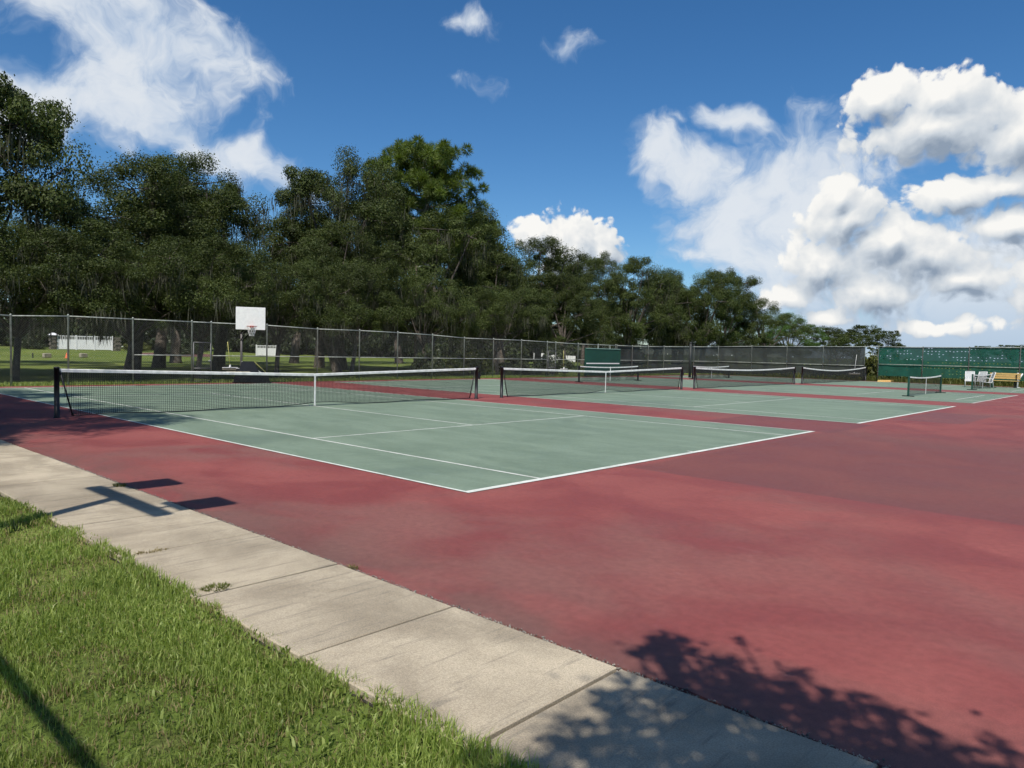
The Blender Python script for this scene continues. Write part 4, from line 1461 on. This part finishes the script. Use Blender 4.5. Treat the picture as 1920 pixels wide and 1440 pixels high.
def pine():
    rd = random.Random(5)
    H_ = 19.2
    wood = MB()
    tk = [(0, 0, -.3), (.1, 0, 5), (.0, .2, 10), (.3, .1, 15), (.2, 0, H_ - 1.5)]
    wood.tube(tk, [.42, .36, .3, .2, .06], 10)
    C = []; RR = []
    for k in range(34):
        z = 9.4 + (H_ - 10.6) * (k / 33) ** .9
        a = k * 2.4 + rd.uniform(-.4, .4)
        L = (5.2 if z < 15.5 else 5.2 - (z - 15.5) * .80) * rd.uniform(.65, 1.05)
        tip = Vector((L * math.cos(a), L * math.sin(a), z + L * .28))
        wood.tube([(0.1, 0.1, z), (tip.x * .5, tip.y * .5, z + L * .08), tip], [.10, .06, .02], 5, cap=False)
        for j in range(9):
            f = rd.uniform(.40, 1.08)
            C.append((tip.x * f + rd.gauss(0, .5), tip.y * f + rd.gauss(0, .5), z + L * .28 * f + rd.gauss(.15, .35))); RR.append(rd.uniform(.42, .72))
    C.append((.2, 0, H_ - .8)); RR.append(.8); C.append((.5, .4, H_ - 1.2)); RR.append(.8)
    # needles: thin radiating blades
    r = np.random.default_rng(77)
    C = np.array(C); RR = np.array(RR)
    idx = np.repeat(np.arange(len(C)), 330); n = len(idx)
    d = r.normal(size=(n, 3)); d[:, 2] += .25; d /= np.linalg.norm(d, axis=1)[:, None]
    p0 = C[idx] + d * (RR[idx] * r.uniform(.25, .85, n))[:, None]
    p1 = p0 + d * r.uniform(.22, .42, n)[:, None]
    s = np.cross(d, r.normal(size=(n, 3))); s /= np.linalg.norm(s, axis=1)[:, None]
    w = .026
    V = np.stack([p0 - s * w, p0 + s * w, p1], 1).reshape(-1, 3)
    cr = raw_mesh('crown', V, np.arange(n * 3).reshape(-1, 3)); cr.materials.append(M_PINE)
    tr = raw_mesh('trunk', wood.V, wood.F, True); tr.materials.append(M_BARKG)
    return tr, cr, None


VP = pine()
place_tree(VP, -30.2, 35.0, 1.0, .985, 0, 'tall yellow green pine standing above the oaks at the centre', 'pine_tree')
place_tree(VP, -33.5, 44.6, .62, .77, 2.0, 'smaller yellow green pine showing beside the live oak right of the tall pine', 'pine_tree')

# trees beyond the corner
place_tree(VE, -25.5, 103.5, 5.0 / 6.5, 8.6 / 14.6, .5, 'round bright green tree beyond the dark windscreen', 'bright_tree', crown_mat=M_LEAFB)
place_tree(VE, -31.5, 98.0, 4.0 / 6.5, 7.6 / 14.6, 2.5, 'smaller bright green tree left of the round one', 'bright_tree', crown_mat=M_LEAFB)
SC = oak_variant(83, lobes=12, clumps=9, leaves=150, leaf=.26, moss=0, zlow=3.5, trunk_r=.3)
for (x, y, R_, H_, rz_, lb) in ((-31, 136, 5.0, 8.2, 0, 'leftmost grey scrubby tree on the skyline beyond the fence gap'), (-29, 146, 5.5, 8.9, 2, 'middle grey scrubby tree on the skyline beyond the fence gap'),
                               (-23, 139, 4.6, 7.6, 4, 'rightmost grey scrubby tree on the skyline beyond the fence gap'), (-27, 128, 4.2, 6.5, 5, 'lowest grey scrubby tree in front on the skyline')):
    place_tree(SC, x, y, R_ / 6.5, H_ / 14.6, rz_, lb, 'scrub_tree', group='grey scrubby trees on the skyline')
for (x, y, R_, H_, lb) in ((-66, 487, 9, 11.4, 'tiny distant tree above the green screen, left of the pair'), (-52, 489, 14, 12.4, 'wider tiny distant tree at the right edge above the green screen'),
                           (-46, 493, 10, 11.8, 'tiny distant tree at the very right edge')):
    place_tree(SC, x, y, R_ / 6.5, H_ / 14.6, 1.0, lb, 'distant_tree')

# tree behind the viewer on the left: shades the court by the near net post
for (x, y, rz_, lb) in ((3.0, -7.7, 2.2, 'live oak outside the left of the view, nearest along the walk'), (-.8, -7.6, .7, 'live oak outside the left of the view, middle of three'),
                       (-4.6, -7.4, 4.0, 'live oak outside the left of the view, farthest of three'), (1.2, -8.3, 5.4, 'live oak outside the left of the view, set back behind the three')):
    place_tree(VF, x, y, 4.5 / 6.5, .95, rz_, lb, z=-.03, group='oaks beside the walk outside the view')

# small tree over the viewer: its leaf shadow falls on the walk at the lower right


def overhead_tree():
    rd = random.Random(9)
    hz = 5.0
    spots = [(16.3, -2.75, .36), (17.05, -3.0, .42), (17.9, -2.95, .45), (16.6, -3.5, .36), (16.45, -2.50, .26), (16.85, -2.66, .36), (17.3, -2.66, .28), (17.65, -2.80, .32), (16.55, -3.15, .34),
             (16.95, -3.35, .42), (17.45, -3.30, .48), (16.75, -3.75, .40), (17.3, -3.95, .55), (18.0, -3.4, .6), (18.5, -3.0, .5), (18.0, -4.2, .7), (18.8, -3.9, .7), (19.4, -3.3, .7), (16.25, -3.35, .16), (16.2, -3.75, .2)]
    for q in range(90):                                   # loose twigs that fray the edge of the crown
        spots.append((rd.uniform(15.75, 17.9), -2.32 + rd.gauss(0, .16) - .10 * max(0, q % 5 - 2), rd.uniform(.025, .075)))
    for q in range(26):
        spots.append((rd.uniform(15.95, 16.5), rd.uniform(-4.0, -2.6), rd.uniform(.04, .12)))
    for q in range(40):                                   # the rest of the crown, outside the view
        spots.append((rd.uniform(18.0, 22.5), rd.uniform(-7.5, -3.2), rd.uniform(.5, .95)))
    C = []; RR = []
    base = Vector((20.6, -8.0, -.03))
    wood = MB()
    wood.tube([base, base + Vector((.05, .05, 1.6)), base + Vector((-.2, .2, 3.4))], [.16, .13, .11], 10)
    fork = base + Vector((-.2, .2, 3.4))
    for (x, y, r_) in spots:
        h_ = hz + rd.uniform(-.5, .7)
        p = Vector((x, y, 0)) - SH * (h_ * COT) + Vector((0, 0, h_))
        C.append(tuple(p)); RR.append(r_)
        m = fork.lerp(p, .55) + Vector((rd.uniform(-.2, .2), rd.uniform(-.2, .2), rd.uniform(0, .4)))
        wood.tube([fork, m, p], [.05, .025, .008], 5, cap=False)
    rr = np.random.default_rng(19)
    Ls = []
    for (x, y, r_) in spots:
        n = int(10 + 3600 * r_ * r_)
        h_ = rr.uniform(4.0, 6.8, n)
        px = x + rr.normal(0, .58 * r_, n); py = y + rr.normal(0, .58 * r_, n)
        Ls.append(np.stack([px - SH.x * h_ * COT, py - SH.y * h_ * COT, h_], 1))
    Ls = np.concatenate(Ls)
    n = len(Ls)
    nrm = rr.normal(size=(n, 3)) * .7 + np.array([0, 0, .8]); nrm /= np.linalg.norm(nrm, axis=1)[:, None]
    tt = np.cross(nrm, rr.normal(size=(n, 3))); tt /= np.linalg.norm(tt, axis=1)[:, None]
    bb = np.cross(nrm, tt)
    sz = rr.uniform(.05, .10, n)[:, None]
    allV = [np.stack([Ls - tt * sz * .5, Ls + bb * sz * .25, Ls + tt * sz * .5, Ls - bb * sz * .25], 1).reshape(-1, 3)]
    allF = [np.arange(n * 4).reshape(-1, 4)]
    T = empty('small_oak', base, 0, 'small oak behind the viewer whose leaves shade the walk', 'tree')
    cr = raw_mesh('crown', np.concatenate(allV) - np.array(base), np.concatenate(allF)); cr.materials.append(M_LEAF)
    o = obj('crown', cr, None, T); o['kind'] = 'stuff'
    obj('trunk', raw_mesh('trunk', np.array([tuple(v) for v in wood.V]) - np.array(base), wood.F, True), M_BARK, T)


overhead_tree()


# ------------------------------------------------------------------ shrubs
def shrub_variant(seed, n_cl, leaves, leaf, mat):
    rd = random.Random(seed)
    C = []; RR = []
    wood = MB()
    for k in range(n_cl):
        a = rd.uniform(0, 2 * math.pi); q = math.sqrt(rd.random())
        p = (q * .8 * math.cos(a), q * .8 * math.sin(a), .18 + .68 * rd.random() * (1.05 - .5 * q * q))
        C.append(p); RR.append(rd.uniform(.16, .30))
        if k % 3 == 0: wood.tube([(p[0] * .2, p[1] * .2, -.05), p], [.03, .01], 5)
    V, F = leaf_cloud(C, RR, leaves, leaf, seed + 1, .8)
    cr = raw_mesh('foliage', V, F); cr.materials.append(mat)
    st = raw_mesh('stems', wood.V, wood.F); st.materials.append(M_BARK)
    return st, cr


SH1 = shrub_variant(5, 26, 130, .11, M_LEAFD)
SH2 = shrub_variant(8, 26, 130, .10, M_LEAFY)


def shrub(var, x, y, s, h_, label, group=None, name='shrub', rz_=0):
    T = empty(name, (x, y, gz(x, y)), rz_, label, 'shrub', group)
    T.scale = (s, s, h_)
    for nm, me in zip(('stems', 'foliage'), var):
        o = bpy.data.objects.new(nm, me); col.objects.link(o); o.parent = T
        if nm == 'foliage': o['kind'] = 'stuff'


rd = random.Random(4)
HG = 'dark hedge shrubs beyond the lawn'
for k in range(64):
    f = k / 63
    x = -92 + 34 * f + rd.uniform(-3, 3); y = 8 + 96 * f + rd.uniform(-2, 2)
    if 19.5 < y < 28.5 and x > -84: x -= 12
    shrub(SH1, x, y, rd.uniform(3.2, 5.0), rd.uniform(3.8, 6.6), 'dark shrub in the hedge closing the far side of the lawn', HG, 'hedge_shrub', rd.uniform(0, 6))
shrub(SH2, -77.5, 29.6, 1.9, 1.1, 'low yellowish shrub right of the right stone pier', rz_=1)
shrub(SH1, -79.0, 18.4, 2.0, 1.3, 'dark rounded shrub left of the capped stone pier', rz_=2)
shrub(SH1, -71.5, 32.5, 2.4, 1.6, 'dark shrub in the mulch bed, taller', rz_=3)
shrub(SH1, -69.0, 30.2, 1.7, .9, 'dark shrub in the mulch bed, lower and nearer', rz_=4)
shrub(SH1, -17.6, 24.9, 1.2, 2.1, 'dark bush against the fence right of the flood light pole', rz_=1)
shrub(SH2, -18.2, 27.8, 1.3, 1.6, 'loose bush behind the fence left of the first of two posts', rz_=2)
shrub(SH1, -17.4, 33.6, 1.7, 1.5, 'dark bush behind the narrow second gate', rz_=3)
shrub(SH1, -17.0, 36.8, 1.6, 1.9, 'dark bush at the left edge of the practice board', rz_=5)
shrub(SH2, -19.5, 30.8, 1.8, 2.3, 'yellowish bush under the low oak branches by the second gate', rz_=5)
shrub(SH2, .25, 57.0, 1.5, 2.7, 'tall yellow green weeds filling the fence gap', rz_=1, name='weed_bush')
shrub(SH2, 1.6, 58.4, 1.6, 2.4, 'yellow green weeds behind the right post of the fence gap', rz_=3, name='weed_bush')
shrub(SH2, -1.6, 58.0, 1.6, 2.2, 'yellow green weeds behind the left post of the fence gap', rz_=4, name='weed_bush')


def rough_grass():
    """tall unmown grass along the foot of the fences"""
    r = np.random.default_rng(41)
    n = 14000
    x = r.uniform(-12, 19, n); y = r.uniform(54.15, 56.2, n)
    P = np.stack([x, y], 1)
    V, F = blades(P, np.full(n, -.03), r.uniform(.2, .62, n), r.uniform(.02, .05, n), 42, .4)
    tag(obj('rough_grass', raw_mesh('rough_grass', V, F), M_LEAFY), 'tall rough grass along the foot of the far fence', 'grass', kind='stuff')
    n = 12000
    x = r.uniform(-14.6, -12.9, n); y = r.uniform(-4, 46, n)
    V, F = blades(np.stack([x, y], 1), np.full(n, -.03), r.uniform(.05, .20, n), r.uniform(.015, .03, n), 43, .5)
    tag(obj('strip_grass', raw_mesh('strip_grass', V, F), M_GRASS), 'grass strip between the red court and the chain link fence', 'grass', kind='stuff')


rough_grass()
